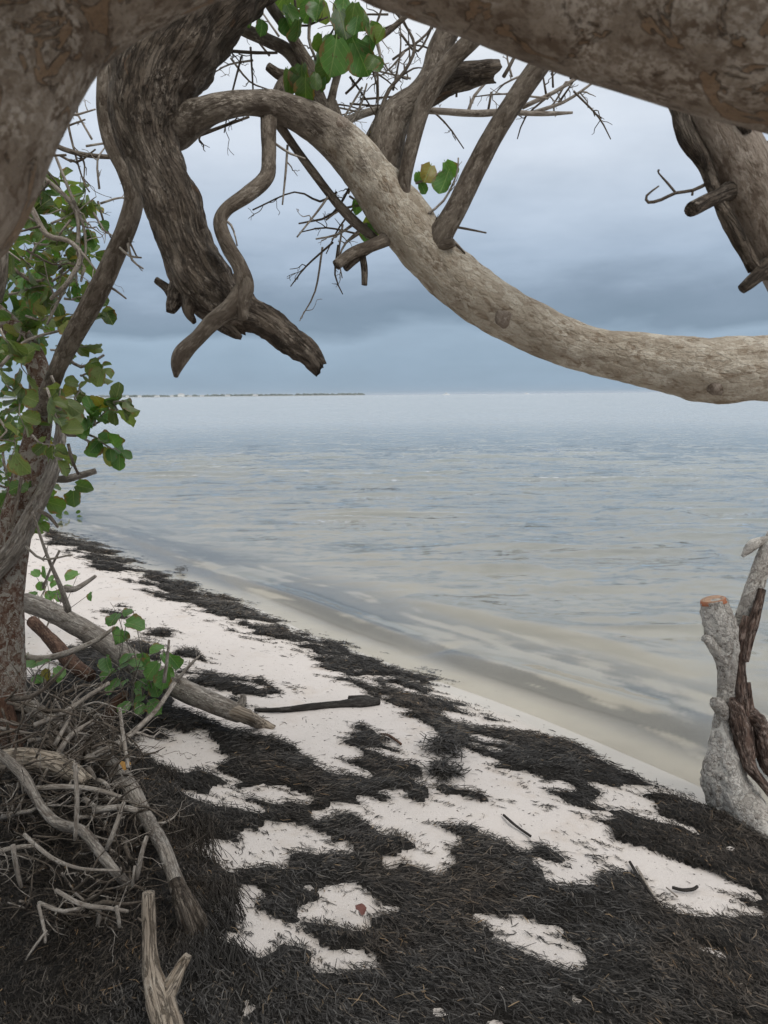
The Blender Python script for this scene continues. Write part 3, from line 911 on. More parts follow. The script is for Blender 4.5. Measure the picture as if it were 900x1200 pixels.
LEAVES = [leaf_mesh(i, c, k, wd) for i, (c, k, wd) in enumerate([(0.2, 0.12, 1.0), (0.4, 0.25, 1.1), (0.15, 0.38, 0.95), (0.55, 0.15, 1.05), (-0.25, 0.25, 0.85), (0.7, 0.3, 0.9), (0.3, -0.2, 0.95)])]
_leafme = {}


def leaf_data(i, mat):
    if (i, mat) not in _leafme:
        V, f, UV = LEAVES[i]
        me = bpy.data.meshes.new('leaf')
        me.from_pydata(V.tolist(), [], f)
        a_ = me.attributes.new('leafuv', 'FLOAT_VECTOR', 'POINT')
        a_.data.foreach_set('vector', UV.astype(np.float32).ravel())
        me.polygons.foreach_set('use_smooth', [True] * len(f))
        me.materials.append(M[mat])
        _leafme[(i, mat)] = me
    return _leafme[(i, mat)]


def leaf_frame(base, ydir, nrm, size):
    y_ = Vector(ydir).normalized()
    n_ = Vector(nrm)
    n_ = (n_ - y_ * n_.dot(y_))
    if n_.length < 1e-4: n_ = y_.orthogonal()
    n_.normalize()
    x_ = y_.cross(n_)
    m_ = Matrix((x_, y_, n_)).transposed().to_4x4()
    return Matrix.Translation(Vector(base)) @ m_ @ Matrix.Scale(size, 4)


def leaf(parent, base, ydir, nrm, size, mat='leaf'):
    o = bpy.data.objects.new('leaf', leaf_data(R.randrange(len(LEAVES)), mat))
    COL.objects.link(o)
    o.parent = parent
    o.matrix_local = Matrix.Translation(-Vector(parent.location)) @ leaf_frame(base, ydir, nrm, size)
    return o


def leaf_stuff(name, frames, mat, parent):
    """many leaves joined: the ones past the limit"""
    Vs, Fs, Us, Ts, n_ = [], [], [], [], 0
    for fr_ in frames:
        V, f, UV = LEAVES[R.randrange(len(LEAVES))]
        A = np.array(fr_)
        Vs.append(V @ A[:3, :3].T + A[:3, 3])
        Fs += [tuple(i + n_ for i in q_) for q_ in f]
        Us.append(UV)
        Ts.append(np.full(len(V), R.random()))
        n_ += len(V)
    me = bpy.data.meshes.new(name)
    V = np.vstack(Vs) - np.array(parent.location if parent else (0, 0, 0))
    me.from_pydata(V.tolist(), [], Fs)
    a_ = me.attributes.new('leafuv', 'FLOAT_VECTOR', 'POINT')
    a_.data.foreach_set('vector', np.vstack(Us).astype(np.float32).ravel())
    a_ = me.attributes.new('tone', 'FLOAT', 'POINT')
    a_.data.foreach_set('value', np.concatenate(Ts).astype(np.float32))
    me.polygons.foreach_set('use_smooth', [True] * len(Fs))
    o = link(name, me, M[mat], parent)
    o['kind'] = 'stuff'
    return o


def leafy(parent, p0, p1, n, size, mat='leaf', wood='twig', r0=0.005, frames=None, droop=0.2, wood_part=True):
    """a branchlet with leaves set along it; returns nothing or appends frames"""
    path = wiggle(p0, p1, r0, 0.0015, 5, 0.06)
    if wood_part:
        b = MB()
        b.tube(path, seg=5, step=0.05)
        b.build('branchlet', M[wood], parent)
    P = np.array(path)[:, :3]
    for k in range(n):
        t_ = 0.15 + 0.85 * (k + R.random() * 0.6) / n
        i = min(int(t_ * (len(P) - 1)), len(P) - 2)
        p = P[i] + (P[i + 1] - P[i]) * (t_ * (len(P) - 1) - i)
        ax = P[i + 1] - P[i]
        ax = ax / (np.linalg.norm(ax) + 1e-9)
        v = np.array([R.gauss(0, 1) for _ in range(3)])
        yd = ax * 0.5 + v * 0.8 + np.array([0, 0, -droop])
        nn = np.array([R.gauss(0, 0.6), -0.5 + R.gauss(0, 0.6), 0.7 + R.gauss(0, 0.5)])
        sz = size * R.uniform(0.6, 1.15)
        yd = yd / np.linalg.norm(yd)
        base = p + yd * sz * 0.15
        if frames is not None: frames.append(leaf_frame(base, yd, nn, sz))
        else: leaf(parent, base, yd, nn, sz, mat)


# ------------------------------------------------------------------ near tree: trunk on the left, limb arching over to the right
gT1 = (-0.72, 0.62, h1(-0.72, 0.62))
T1 = thing('sea_grape_tree', 'thick smooth brown trunk in the top left corner arching across the top right', 'tree', gT1)
b = MB()
path = [np.array([gT1[0] - 0.03, gT1[1], gT1[2] - 0.1, 0.15]), np.array([-0.71, 0.63, 0.5, 0.115]), np.array([-0.66, 0.68, 1.1, 0.10])] + pxpath([(-135, 330, 0.78, 196), (-75, 205, 0.78, 200), (-14, 80, 0.78, 196), (58, -6, 0.79, 180), (150, -62, 0.80, 170), (230, -100, 0.82, 165)])
b.tube(path, seg=40, step=0.012, rough=0.10, nscale=7, fine=0.02, seed=3)
b.build('trunk', M['near'], T1)
branch(T1, 'limb', [(130, -48, 0.80, 150), (230, -100, 0.82, 172), (330, -128, 0.85, 180), (420, -118, 0.86, 186), (500, -90, 0.86, 192), (712, -14, 0.84, 196), (920, 40, 0.80, 206), (1120, 80, 0.80, 210), (1400, 60, 0.85, 190), (1700, -100, 1.0, 150)], 'near', 40, 0.012, rough=0.07, nscale=8, fine=0.025)
# ------------------------------------------------------------------ second tree: broken dark trunk and the pale curved limb
gT2 = (2.55, 1.9, h1(2.55, 1.9))
T2 = thing('sea_grape_tree', 'tree with pale mottled limb curving from the right to a dark broken trunk', 'tree', gT2)
LD = 2.15
branch(T2, 'trunk', [np.array([2.75, 1.75, gT2[2] - 0.1, 0.17]), np.array([2.62, 1.85, 0.7, 0.14]), np.array([2.4, 1.95, 1.35, 0.125]), np.append(at(1180, 470, 2.1), 0.115), np.append(at(1060, 448, 2.1), 0.1)], 'limb', 24, 0.03, rough=0.1, nscale=6)
b = MB()
b.tube(pxpath([(1120, 462, 2.1, 92), (1000, 436, 2.1, 80), (900, 433, 2.1, 77), (835, 432, 2.1, 76), (770, 424, 2.11, 66), (700, 412, 2.12, 57), (640, 392, 2.13, 56), (585, 362, 2.14, 59), (535, 325, 2.15, 60), (498, 288, 2.15, 61), (466, 250, 2.15, 62), (438, 212, 2.14, 61), (410, 178, 2.12, 55), (382, 154, 2.10, 45), (352, 135, 2.07, 38), (318, 123, 2.03, 33), (285, 121, 2.0, 29), (252, 127, 1.98, 31), (224, 140, 2.02, 40), (204, 150, 2.04, 52), (180, 156, 2.05, 44)]), seg=52, step=0.006, rough=0.19, nscale=10, fine=0.08, seed=0)
PL = b.build('pale_limb', M['limb'], T2)
for pts in ([(590, 370, 2.10, 26), (592, 376, 2.082, 20), (593, 378, 2.074, 9)], [(838, 450, 2.06, 24), (838, 455, 2.034, 17), (838, 457, 2.026, 7)], [(398, 150, 2.09, 30), (402, 150, 2.066, 22), (404, 150, 2.058, 9)]):
    branch(PL, 'knot', pts, 'hang', 14, 0.003, rough=0.35, nscale=60, fine=0.15)
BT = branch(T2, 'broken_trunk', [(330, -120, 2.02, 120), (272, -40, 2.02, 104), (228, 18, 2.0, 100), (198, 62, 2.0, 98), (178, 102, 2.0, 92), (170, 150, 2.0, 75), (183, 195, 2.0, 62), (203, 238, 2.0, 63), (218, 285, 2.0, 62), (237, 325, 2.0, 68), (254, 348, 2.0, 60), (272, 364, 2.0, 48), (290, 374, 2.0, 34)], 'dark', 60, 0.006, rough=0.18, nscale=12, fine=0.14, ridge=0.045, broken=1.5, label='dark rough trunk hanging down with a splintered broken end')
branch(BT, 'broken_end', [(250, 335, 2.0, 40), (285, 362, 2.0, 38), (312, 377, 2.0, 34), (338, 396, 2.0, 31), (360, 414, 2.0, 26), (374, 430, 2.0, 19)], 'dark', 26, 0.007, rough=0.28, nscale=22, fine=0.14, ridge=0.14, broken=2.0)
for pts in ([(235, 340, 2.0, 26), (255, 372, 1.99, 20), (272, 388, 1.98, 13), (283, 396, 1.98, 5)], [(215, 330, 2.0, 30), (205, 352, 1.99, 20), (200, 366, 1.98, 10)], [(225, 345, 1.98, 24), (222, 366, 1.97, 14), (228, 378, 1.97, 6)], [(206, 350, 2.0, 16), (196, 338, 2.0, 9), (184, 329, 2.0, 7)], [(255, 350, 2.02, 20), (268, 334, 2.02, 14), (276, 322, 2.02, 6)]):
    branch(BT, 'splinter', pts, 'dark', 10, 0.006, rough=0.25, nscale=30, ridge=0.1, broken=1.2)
# hanging branch in front of the broken trunk
branch(T2, 'branch', [(318, 128, 2.06, 26), (315, 150, 2.02, 18), (315, 185, 1.98, 17), (312, 208, 1.95, 18), (290, 228, 1.92, 17), (266, 245, 1.9, 16), (258, 263, 1.9, 17), (268, 290, 1.89, 18), (281, 312, 1.88, 18), (287, 335, 1.88, 21), (284, 356, 1.88, 17), (285, 374, 1.88, 11)], 'branch', 16, 0.010, rough=0.14, nscale=16, fine=0.04)
branch(T2, 'branch', [(284, 335, 1.88, 16), (272, 358, 1.88, 21), (250, 377, 1.88, 20), (232, 396, 1.88, 18), (214, 414, 1.88, 21), (208, 428, 1.88, 16), (206, 442, 1.88, 5)], 'branch', 16, 0.009, rough=0.14, nscale=18, fine=0.04)
# upright branches off the pale limb
branch(T2, 'branch', [(444, 222, 2.14, 54), (449, 190, 2.14, 44), (462, 140, 2.14, 40), (490, 112, 2.14, 30), (505, 88, 2.15, 25), (514, 58, 2.16, 26), (535, 18, 2.18, 26), (556, -30, 2.2, 24)], 'branch', 18, 0.012, rough=0.08, nscale=14, fine=0.03)
branch(T2, 'branch', [(474, 268, 2.17, 20), (471, 246, 2.125, 25), (472, 225, 2.10, 18), (478, 190, 2.08, 17), (494, 130, 2.07, 19), (508, 100, 2.06, 22), (530, 70, 2.05, 21), (565, 34, 2.04, 20), (610, -20, 2.02, 18)], 'branch', 14, 0.012, rough=0.07, nscale=16)
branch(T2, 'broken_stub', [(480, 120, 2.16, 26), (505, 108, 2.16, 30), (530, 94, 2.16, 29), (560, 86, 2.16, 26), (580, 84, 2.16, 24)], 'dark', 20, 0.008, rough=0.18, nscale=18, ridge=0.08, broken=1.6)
branch(T2, 'branch', [(506, 306, 2.18, 36), (510, 292, 2.135, 42), (516, 276, 2.10, 30), (533, 248, 2.08, 26), (555, 203, 2.06, 25), (580, 155, 2.04, 24), (612, 105, 2.02, 24), (640, 65, 2.0, 24), (680, 0, 1.97, 22)], 'branch', 16, 0.012, rough=0.08, nscale=14, fine=0.05, ridge=0.02)
branch(T2, 'stub', [(508, 288, 2.10, 16), (522, 287, 2.08, 12), (532, 284, 2.07, 10)], 'branch', 9, 0.006, rough=0.25, nscale=40, broken=0.5)
branch(T2, 'stub', [(462, 276, 2.15, 18), (440, 286, 2.12, 15), (418, 294, 2.1, 14), (404, 302, 2.08, 13), (394, 311, 2.07, 12)], 'branch', 11, 0.008, rough=0.15, nscale=30, broken=0.5)
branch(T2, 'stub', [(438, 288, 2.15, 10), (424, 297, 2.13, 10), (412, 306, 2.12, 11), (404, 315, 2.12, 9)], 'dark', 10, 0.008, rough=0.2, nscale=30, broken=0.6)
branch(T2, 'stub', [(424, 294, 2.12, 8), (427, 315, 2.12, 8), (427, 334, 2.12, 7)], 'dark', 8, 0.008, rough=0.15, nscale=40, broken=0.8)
# crowd of branches at the top
branch(T2, 'branch', [(238, -14, 2.3, 16), (263, 17, 2.3, 16), (283, 33, 2.28, 15), (313, 47, 2.25, 15), (338, 60, 2.22, 16), (353, 82, 2.2, 17), (364, 112, 2.18, 18), (372, 140, 2.14, 20)], 'branch', 12, 0.012, rough=0.08, nscale=20)
branch(T2, 'branch', [(300, -20, 2.2, 11), (318, 8, 2.2, 12), (337, 35, 2.19, 12), (352, 60, 2.18, 14), (364, 82, 2.17, 16), (372, 112, 2.16, 18), (388, 150, 2.14, 20)], 'branch', 12, 0.012, rough=0.08, nscale=20)
branch(T2, 'stub', [(314, 78, 2.15, 10), (325, 86, 2.15, 12), (337, 92, 2.15, 15), (331, 104, 2.13, 18), (325, 122, 2.1, 22)], 'branch', 10, 0.008, rough=0.15, nscale=30, broken=0.6)
branch(T2, 'branch', [(396, -20, 2.2, 6), (395, 20, 2.2, 6), (396, 60, 2.2, 8), (397, 80, 2.19, 9), (391, 105, 2.17, 9), (387, 128, 2.15, 12), (390, 150, 2.13, 14)], 'branch', 9, 0.015, rough=0.08, nscale=24)
branch(T2, 'branch', [(396, 74, 2.19, 8), (425, 58, 2.16, 7), (455, 37, 2.14, 7), (482, 13, 2.12, 6), (510, -12, 2.1, 5)], 'branch', 8, 0.015)
branch(T2, 'branch', [(392, 150, 2.2, 12), (410, 140, 2.22, 9), (437, 130, 2.24, 9), (465, 128, 2.26, 8), (511, 130, 2.28, 8), (558, 133, 2.3, 8), (593, 131, 2.3, 7), (622, 133, 2.3, 6), (648, 133, 2.3, 5), (671, 132, 2.3, 3)], 'twig', 8, 0.02, rough=0.12, nscale=30)
branch(T2, 'branch', [(425, 182, 2.16, 22), (415, 168, 2.18, 20), (400, 150, 2.19, 16), (390, 120, 2.2, 10)], 'branch', 10, 0.012, rough=0.1, nscale=20)
for pts, sh in (([(612, 126, 2.3, 6), (650, 108, 2.28, 5), (690, 82, 2.26, 4)], 4), ([(625, 132, 2.3, 5), (660, 120, 2.3, 4), (688, 102, 2.3, 3), (705, 88, 2.3, 2)], 4), ([(433, 160, 2.2, 5), (445, 132, 2.22, 5), (456, 105, 2.24, 5), (475, 82, 2.25, 4), (486, 55, 2.26, 4), (474, 28, 2.27, 3), (451, 0, 2.28, 3)], 6),
                ([(548, 132, 2.3, 4), (556, 112, 2.3, 4), (570, 96, 2.3, 3)], 1), ([(572, 130, 2.3, 3), (576, 108, 2.3, 3)], 0), ([(590, 90, 2.2, 5), (602, 68, 2.2, 4), (606, 50, 2.2, 3)], 2), ([(237, 58, 2.2, 4), (270, 60, 2.2, 4), (300, 62, 2.2, 4), (325, 62, 2.2, 3)], 4),
                ([(205, 168, 2.2, 5), (235, 158, 2.2, 5), (262, 148, 2.2, 4), (292, 137, 2.2, 3)], 4), ([(497, 262, 2.1, 3), (520, 264, 2.1, 3), (545, 268, 2.1, 3), (570, 273, 2.1, 2)], 2), ([(420, 200, 2.2, 3), (390, 250, 2.2, 3), (350, 262, 2.2, 2)], 2), ([(322, 168, 2.05, 3), (340, 180, 2.05, 3), (358, 186, 2.05, 2)], 0),
                ([(337, 170, 2.1, 3), (335, 200, 2.1, 3), (331, 240, 2.1, 2)], 1), ([(373, 213, 2.15, 4), (385, 225, 2.15, 3), (378, 240, 2.15, 3), (348, 278, 2.15, 2)], 2), ([(487, 215, 2.15, 3), (505, 208, 2.15, 3), (520, 200, 2.15, 2)], 3), ([(500, 252, 2.1, 3), (520, 235, 2.1, 3), (535, 205, 2.1, 2), (537, 185, 2.1, 2)], 2),
                ([(430, 20, 2.3, 3), (445, 60, 2.3, 3), (440, 90, 2.3, 2)], 3), ([(470, 40, 2.3, 3), (490, 60, 2.3, 3), (512, 20, 2.3, 2)], 3), ([(405, 110, 2.2, 3), (420, 95, 2.2, 3), (428, 80, 2.2, 2)], 2), ([(400, 160, 2.2, 4), (420, 130, 2.2, 3), (430, 98, 2.2, 2)], 3), ([(410, 90, 2.2, 3), (428, 115, 2.2, 2), (440, 135, 2.2, 2)], 1),
                ([(520, 280, 2.1, 3), (535, 287, 2.1, 3), (545, 297, 2.1, 2)], 0), ([(460, 70, 2.4, 3), (500, 40, 2.4, 3), (520, 5, 2.4, 2)], 4), ([(600, 90, 2.3, 3), (594, 60, 2.3, 2), (604, 30, 2.3, 2)], 2), ([(640, 110, 2.3, 3), (634, 80, 2.3, 2), (622, 60, 2.3, 2)], 2), ([(655, 120, 2.3, 3), (672, 95, 2.3, 2), (680, 80, 2.3, 2)], 3),
                ([(395, 225, 2.2, 3), (375, 236, 2.2, 3), (345, 225, 2.2, 2), (296, 246, 2.2, 2)], 2), ([(415, 262, 2.2, 4), (395, 275, 2.2, 3), (370, 280, 2.2, 2)], 4), ([(430, 262, 2.2, 4), (405, 285, 2.2, 3), (398, 300, 2.2, 2)], 3), ([(425, 240, 2.2, 3), (400, 245, 2.2, 3), (382, 258, 2.2, 2)], 3), ([(261, 256, 1.9, 3), (271, 264, 1.9, 3), (276, 278, 1.9, 2), (278, 288, 1.9, 2)], 0),
                ([(366, 10, 2.2, 4), (362, 45, 2.2, 4), (372, 75, 2.2, 3)], 2), ([(345, -5, 2.2, 3), (352, 30, 2.2, 3), (384, 20, 2.2, 2)], 2)):
    twig(T2, pts, 'twigdark' if R.random() < 0.6 else 'twig', sh, 0.28)
for x0_, y0_, x1_, y1_, n_ in ((400, 0, 545, 150, 24), (225, 30, 330, 90, 6), (375, 215, 440, 300, 9), (590, 60, 700, 130, 10), (300, 0, 440, 130, 8)):
    for k in range(n_):
        px_, py_, dp_ = R.uniform(x0_, x1_), R.uniform(y0_, y1_), R.uniform(2.15, 2.5)
        a_ = R.uniform(0, 6.28)
        l_ = R.uniform(22, 55)
        b_ = a_ + R.uniform(-.5, .5)
        m_ = (px_ + math.cos(a_) * l_, py_ + math.sin(a_) * l_)
        twig(T2, [(px_, py_, dp_, 2.8), (*m_, dp_, 2.2), (m_[0] + math.cos(b_) * l_ * .7, m_[1] + math.sin(b_) * l_ * .7, dp_ + .05, 1.3)], 'twigdark' if R.random() < 0.6 else 'twig', R.choice((2, 3, 4)), 0.35)
branch(T2, 'branch', [(323, 140, 2.1, 12), (345, 172, 2.12, 10), (370, 206, 2.14, 10), (395, 238, 2.16, 11), (418, 262, 2.17, 12), (440, 280, 2.18, 10)], 'branch', 9, 0.012, rough=0.12, nscale=24)
for x_, y_, sz, dp in ((362, 12, 0.17, 2.15), (372, 40, 0.15, 2.15), (385, 20, 0.16, 2.2), (400, 30, 0.18, 2.1), (405, 60, 0.2, 2.1), (395, 85, 0.2, 2.1), (378, 55, 0.15, 2.2), (345, 28, 0.13, 2.2), (330, 22, 0.12, 2.2), (415, 8, 0.16, 2.1), (425, 28, 0.13, 2.1), (428, 50, 0.13, 2.1), (440, 62, 0.12, 2.1), (345, 92, 0.14, 2.05), (360, 92, 0.16, 2.05), (370, 102, 0.13, 2.05), (350, 5, 0.15, 2.2), (288, 8, 0.12, 2.2), (292, 22, 0.1, 2.2), (390, 5, 0.2, 2.15), (410, 45, 0.18, 2.2), (418, 80, 0.11, 2.15), (380, 75, 0.14, 2.2), (352, 18, 0.15, 2.2), (366, 28, 0.15, 2.1), (374, 18, 0.16, 2.2), (398, 48, 0.2, 2.15), (402, 75, 0.2, 2.1), (412, 65, 0.16, 2.2), (388, 62, 0.18, 2.2), (420, 40, 0.14, 2.2), (436, 44, 0.12, 2.1), (448, 72, 0.12, 2.1), (356, 100, 0.15, 2.05), (378, 98, 0.13, 2.1), (340, 12, 0.14, 2.2), (408, 22, 0.16, 2.1)):
    yd = np.array([R.gauss(0, 0.35), R.gauss(0, 0.3), -1.0])
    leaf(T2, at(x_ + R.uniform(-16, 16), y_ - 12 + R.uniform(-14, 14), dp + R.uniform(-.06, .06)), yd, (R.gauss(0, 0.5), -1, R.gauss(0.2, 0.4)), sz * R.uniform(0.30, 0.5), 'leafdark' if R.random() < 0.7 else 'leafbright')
for x_, y_, sz, dp in ((505, 202, 0.06, 2.15), (525, 210, 0.065, 2.1), (483, 232, 0.07, 2.2), (490, 210, 0.035, 2.15), (492, 222, 0.035, 2.15), (435, 262, 0.08, 2.3), (428, 272, 0.06, 2.3), (416, 243, 0.04, 2.2), (437, 162, 0.035, 2.2), (522, 198, 0.05, 2.12)):
    leaf(T2, at(x_, y_ - 8, dp), (R.gauss(0, 0.4), R.gauss(0, 0.3), -1), (R.gauss(0, 0.5), -1, R.gauss(0.2, 0.3)), sz * 0.95, 'leafbright')

# ------------------------------------------------------------------ right: dead broken limb of a tree beyond the frame
gT3 = (2.9, 2.6, h1(2.9, 2.6))
T3 = thing('sea_grape_tree', 'grey dead broken limb with a short sawn stub hanging down at the upper right edge', 'tree', gT3)
branch(T3, 'trunk', [np.array([3.0, 2.6, gT3[2] - 0.1, 0.14]), np.array([2.9, 2.55, 1.2, 0.11]), np.array([2.6, 2.3, 2.2, 0.095]), np.array([1.9, 2.0, 3.0, 0.085]), np.array([1.2, 1.75, 3.1, 0.08]), np.append(at(780, -60, 1.62), 0.075)], 'hang', 22, 0.03, rough=0.1, nscale=7)
BL = branch(T3, 'broken_limb', [(770, -90, 1.62, 84), (795, 20, 1.6, 82), (815, 85, 1.6, 80), (838, 140, 1.6, 76), (864, 190, 1.6, 72), (890, 240, 1.6, 66), (908, 285, 1.6, 58), (918, 320, 1.6, 46), (922, 345, 1.6, 34)], 'hang', 34, 0.008, rough=0.12, nscale=11, fine=0.05, ridge=0.03, broken=1.2)
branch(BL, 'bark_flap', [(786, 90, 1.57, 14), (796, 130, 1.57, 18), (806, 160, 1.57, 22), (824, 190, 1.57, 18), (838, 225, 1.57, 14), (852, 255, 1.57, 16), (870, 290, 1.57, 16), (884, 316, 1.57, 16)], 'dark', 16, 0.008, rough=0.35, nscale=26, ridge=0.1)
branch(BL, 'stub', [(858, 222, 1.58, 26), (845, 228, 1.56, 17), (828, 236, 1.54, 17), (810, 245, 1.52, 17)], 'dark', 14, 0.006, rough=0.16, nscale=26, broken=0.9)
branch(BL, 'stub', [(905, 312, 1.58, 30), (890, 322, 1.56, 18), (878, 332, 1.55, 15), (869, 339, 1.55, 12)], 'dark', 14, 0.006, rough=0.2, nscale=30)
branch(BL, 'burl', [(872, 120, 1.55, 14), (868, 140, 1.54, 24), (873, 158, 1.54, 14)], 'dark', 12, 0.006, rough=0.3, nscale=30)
for pts, sh in (([(833, 213, 1.58, 5), (812, 223, 1.57, 4), (792, 226, 1.56, 4), (775, 234, 1.55, 4), (760, 237, 1.55, 4), (758, 229, 1.55, 3), (772, 218, 1.55, 2)], 0), ([(792, 226, 1.56, 3), (782, 214, 1.56, 3), (772, 203, 1.56, 2), (772, 199, 1.56, 3)], 0), ([(812, 222, 1.57, 3), (811, 229, 1.57, 3)], 0),
                ([(896, 135, 1.7, 4), (888, 155, 1.7, 4), (893, 178, 1.7, 3), (880, 182, 1.7, 2)], 2), ([(880, 150, 1.7, 4), (895, 165, 1.7, 3), (915, 172, 1.7, 3)], 2), ([(884, 128, 1.7, 4), (882, 155, 1.7, 3), (894, 170, 1.7, 2)], 1)):
    twig(T3, pts, 'twigdark', sh, 0.3)

# ------------------------------------------------------------------ left: leafy shore tree
gT4 = gnd(8, 880)
T4 = thing('sea_grape_tree', 'leafy tree with a slim reddish lichen-spotted trunk at the left edge of the beach', 'tree', tuple(gT4))
d4 = depth_of(gT4)
branch(T4, 'trunk', [(4, 920, d4, 60), (6, 870, d4, 46), (8, 800, d4, 42), (9, 740, d4, 36), (11, 690, d4, 34), (18, 620, d4, 38), (32, 565, d4, 37), (42, 520, d4, 30), (48, 480, d4, 28), (48, 450, d4, 27), (42, 425, d4, 26), (30, 402, d4, 25), (10, 380, d4, 25), (-20, 358, d4, 24), (-60, 345, d4, 20), (-120, 300, d4, 16)], 'lichen', 22, 0.015, rough=0.10, nscale=12, fine=0.03)
branch(T4, 'dead_branch', [(-30, 690, d4 - .1, 28), (0, 662, d4 - .1, 24), (20, 638, d4 - .1, 22), (36, 605, d4 - .1, 20), (50, 578, d4 - .1, 18), (63, 548, d4 - .1, 15), (70, 515, d4 - .08, 14), (72, 490, d4, 12), (66, 460, d4, 11)], 'grey', 16, 0.012, rough=0.14, nscale=18, ridge=0.05, label='smooth bleached grey branch rising beside the trunk')
branch(T4, 'branch', [(48, 480, d4, 20), (62, 445, 2.8, 19), (78, 410, 2.72, 22), (98, 372, 2.65, 24), (118, 335, 2.6, 24), (135, 298, 2.55, 22), (150, 262, 2.5, 22), (157, 230, 2.48, 22), (146, 200, 2.46, 18), (130, 170, 2.44, 16), (122, 135, 2.42, 16), (121, 100, 2.4, 15), (126, 60, 2.4, 14), (140, 0, 2.4, 12)], 'branch', 15, 0.014, rough=0.12, nscale=14, fine=0.03)
branch(T4, 'branch', [(157, 226, 2.48, 20), (168, 205, 2.5, 18), (178, 180, 2.52, 16), (190, 140, 2.55, 14), (205, 60, 2.6, 12)], 'branch', 12, 0.016, rough=0.1, nscale=16)
branch(T4, 'branch', [(62, 562, d4 + .05, 8), (78, 561, d4, 9), (95, 557, d4, 8), (112, 552, d4, 7)], 'grey', 9, 0.012, rough=0.15, nscale=40, broken=0.4)
branch(T4, 'branch', [(0, 240, 2.6, 10), (4, 280, 2.65, 10), (3, 320, 2.7, 12), (-4, 350, 2.8, 14)], 'grey', 9, 0.02, rough=0.1, nscale=30)
for pts, sh in (([(45, 160, 2.7, 6), (75, 175, 2.7, 6), (110, 183, 2.7, 6), (170, 185, 2.7, 5)], 3), ([(60, 170, 2.8, 3), (80, 220, 2.8, 4), (98, 265, 2.8, 4), (100, 300, 2.8, 3), (95, 330, 2.8, 3)], 4), ([(30, 195, 2.8, 5), (60, 215, 2.8, 5), (85, 240, 2.8, 6), (92, 265, 2.8, 5), (88, 300, 2.8, 6), (70, 320, 2.8, 5)], 4),
                ([(35, 240, 2.7, 7), (55, 275, 2.7, 7), (80, 282, 2.7, 6), (95, 300, 2.7, 7), (80, 330, 2.7, 6), (60, 350, 2.8, 5)], 3), ([(60, 130, 2.8, 4), (85, 135, 2.8, 3), (112, 128, 2.8, 2)], 2), ([(50, 145, 2.8, 3), (70, 150, 2.8, 3), (100, 140, 2.8, 2)], 3), ([(70, 182, 2.7, 3), (90, 190, 2.7, 3), (112, 175, 2.7, 2)], 2), ([(75, 115, 2.8, 3), (83, 160, 2.8, 3), (97, 210, 2.8, 2), (105, 225, 2.8, 2)], 3),
                ([(150, 285, 2.5, 4), (155, 305, 2.5, 3), (168, 315, 2.5, 2)], 1), ([(140, 290, 2.5, 3), (152, 300, 2.5, 3), (166, 302, 2.5, 2)], 1), ([(118, 330, 2.6, 4), (135, 340, 2.6, 3), (148, 350, 2.6, 2)], 0), ([(70, 410, 2.8, 4), (95, 430, 2.8, 4), (122, 416, 2.8, 3)], 1), ([(55, 470, 2.8, 4), (80, 510, 2.8, 4), (105, 500, 2.8, 3), (128, 488, 2.8, 2)], 1),
                ([(80, 520, 2.8, 4), (85, 540, 2.8, 4), (92, 556, 2.8, 3)], 2), ([(72, 500, 2.9, 4), (110, 520, 2.9, 3), (143, 537, 2.9, 2)], 2), ([(0, 300, 2.9, 4), (40, 330, 2.9, 4), (75, 310, 2.9, 3)], 3), ([(0, 430, 2.9, 5), (30, 400, 2.9, 4), (80, 385, 2.9, 3)], 3), ([(100, 300, 2.8, 4), (75, 340, 2.8, 4), (55, 380, 2.8, 3)], 2), ([(155, 240, 2.5, 3), (150, 275, 2.5, 3), (160, 300, 2.5, 2)], 2),
                ([(25, 560, 2.8, 4), (18, 600, 2.8, 4), (12, 620, 2.8, 3)], 2), ([(45, 598, 2.8, 5), (58, 605, 2.8, 5), (68, 618, 2.8, 3)], 0)):
    twig(T4, pts, 'twig' if R.random() < 0.6 else 'branch', sh, 0.3)
for k in range(20):
    px_, py_, dp_ = R.uniform(30, 125), R.uniform(130, 330), R.uniform(2.6, 3.0)
    a_ = R.uniform(0, 6.28)
    l_ = R.uniform(20, 45)
    b_ = a_ + R.uniform(-.7, .7)
    m_ = (px_ + math.cos(a_) * l_, py_ + math.sin(a_) * l_)
    twig(T4, [(px_, py_, dp_, 3.0), (*m_, dp_, 2.4), (m_[0] + math.cos(b_) * l_ * .7, m_[1] + math.sin(b_) * l_ * .7, dp_ + .05, 1.4)], 'twig' if R.random() < 0.6 else 'twigdark', R.choice((2, 3, 4)), 0.4)
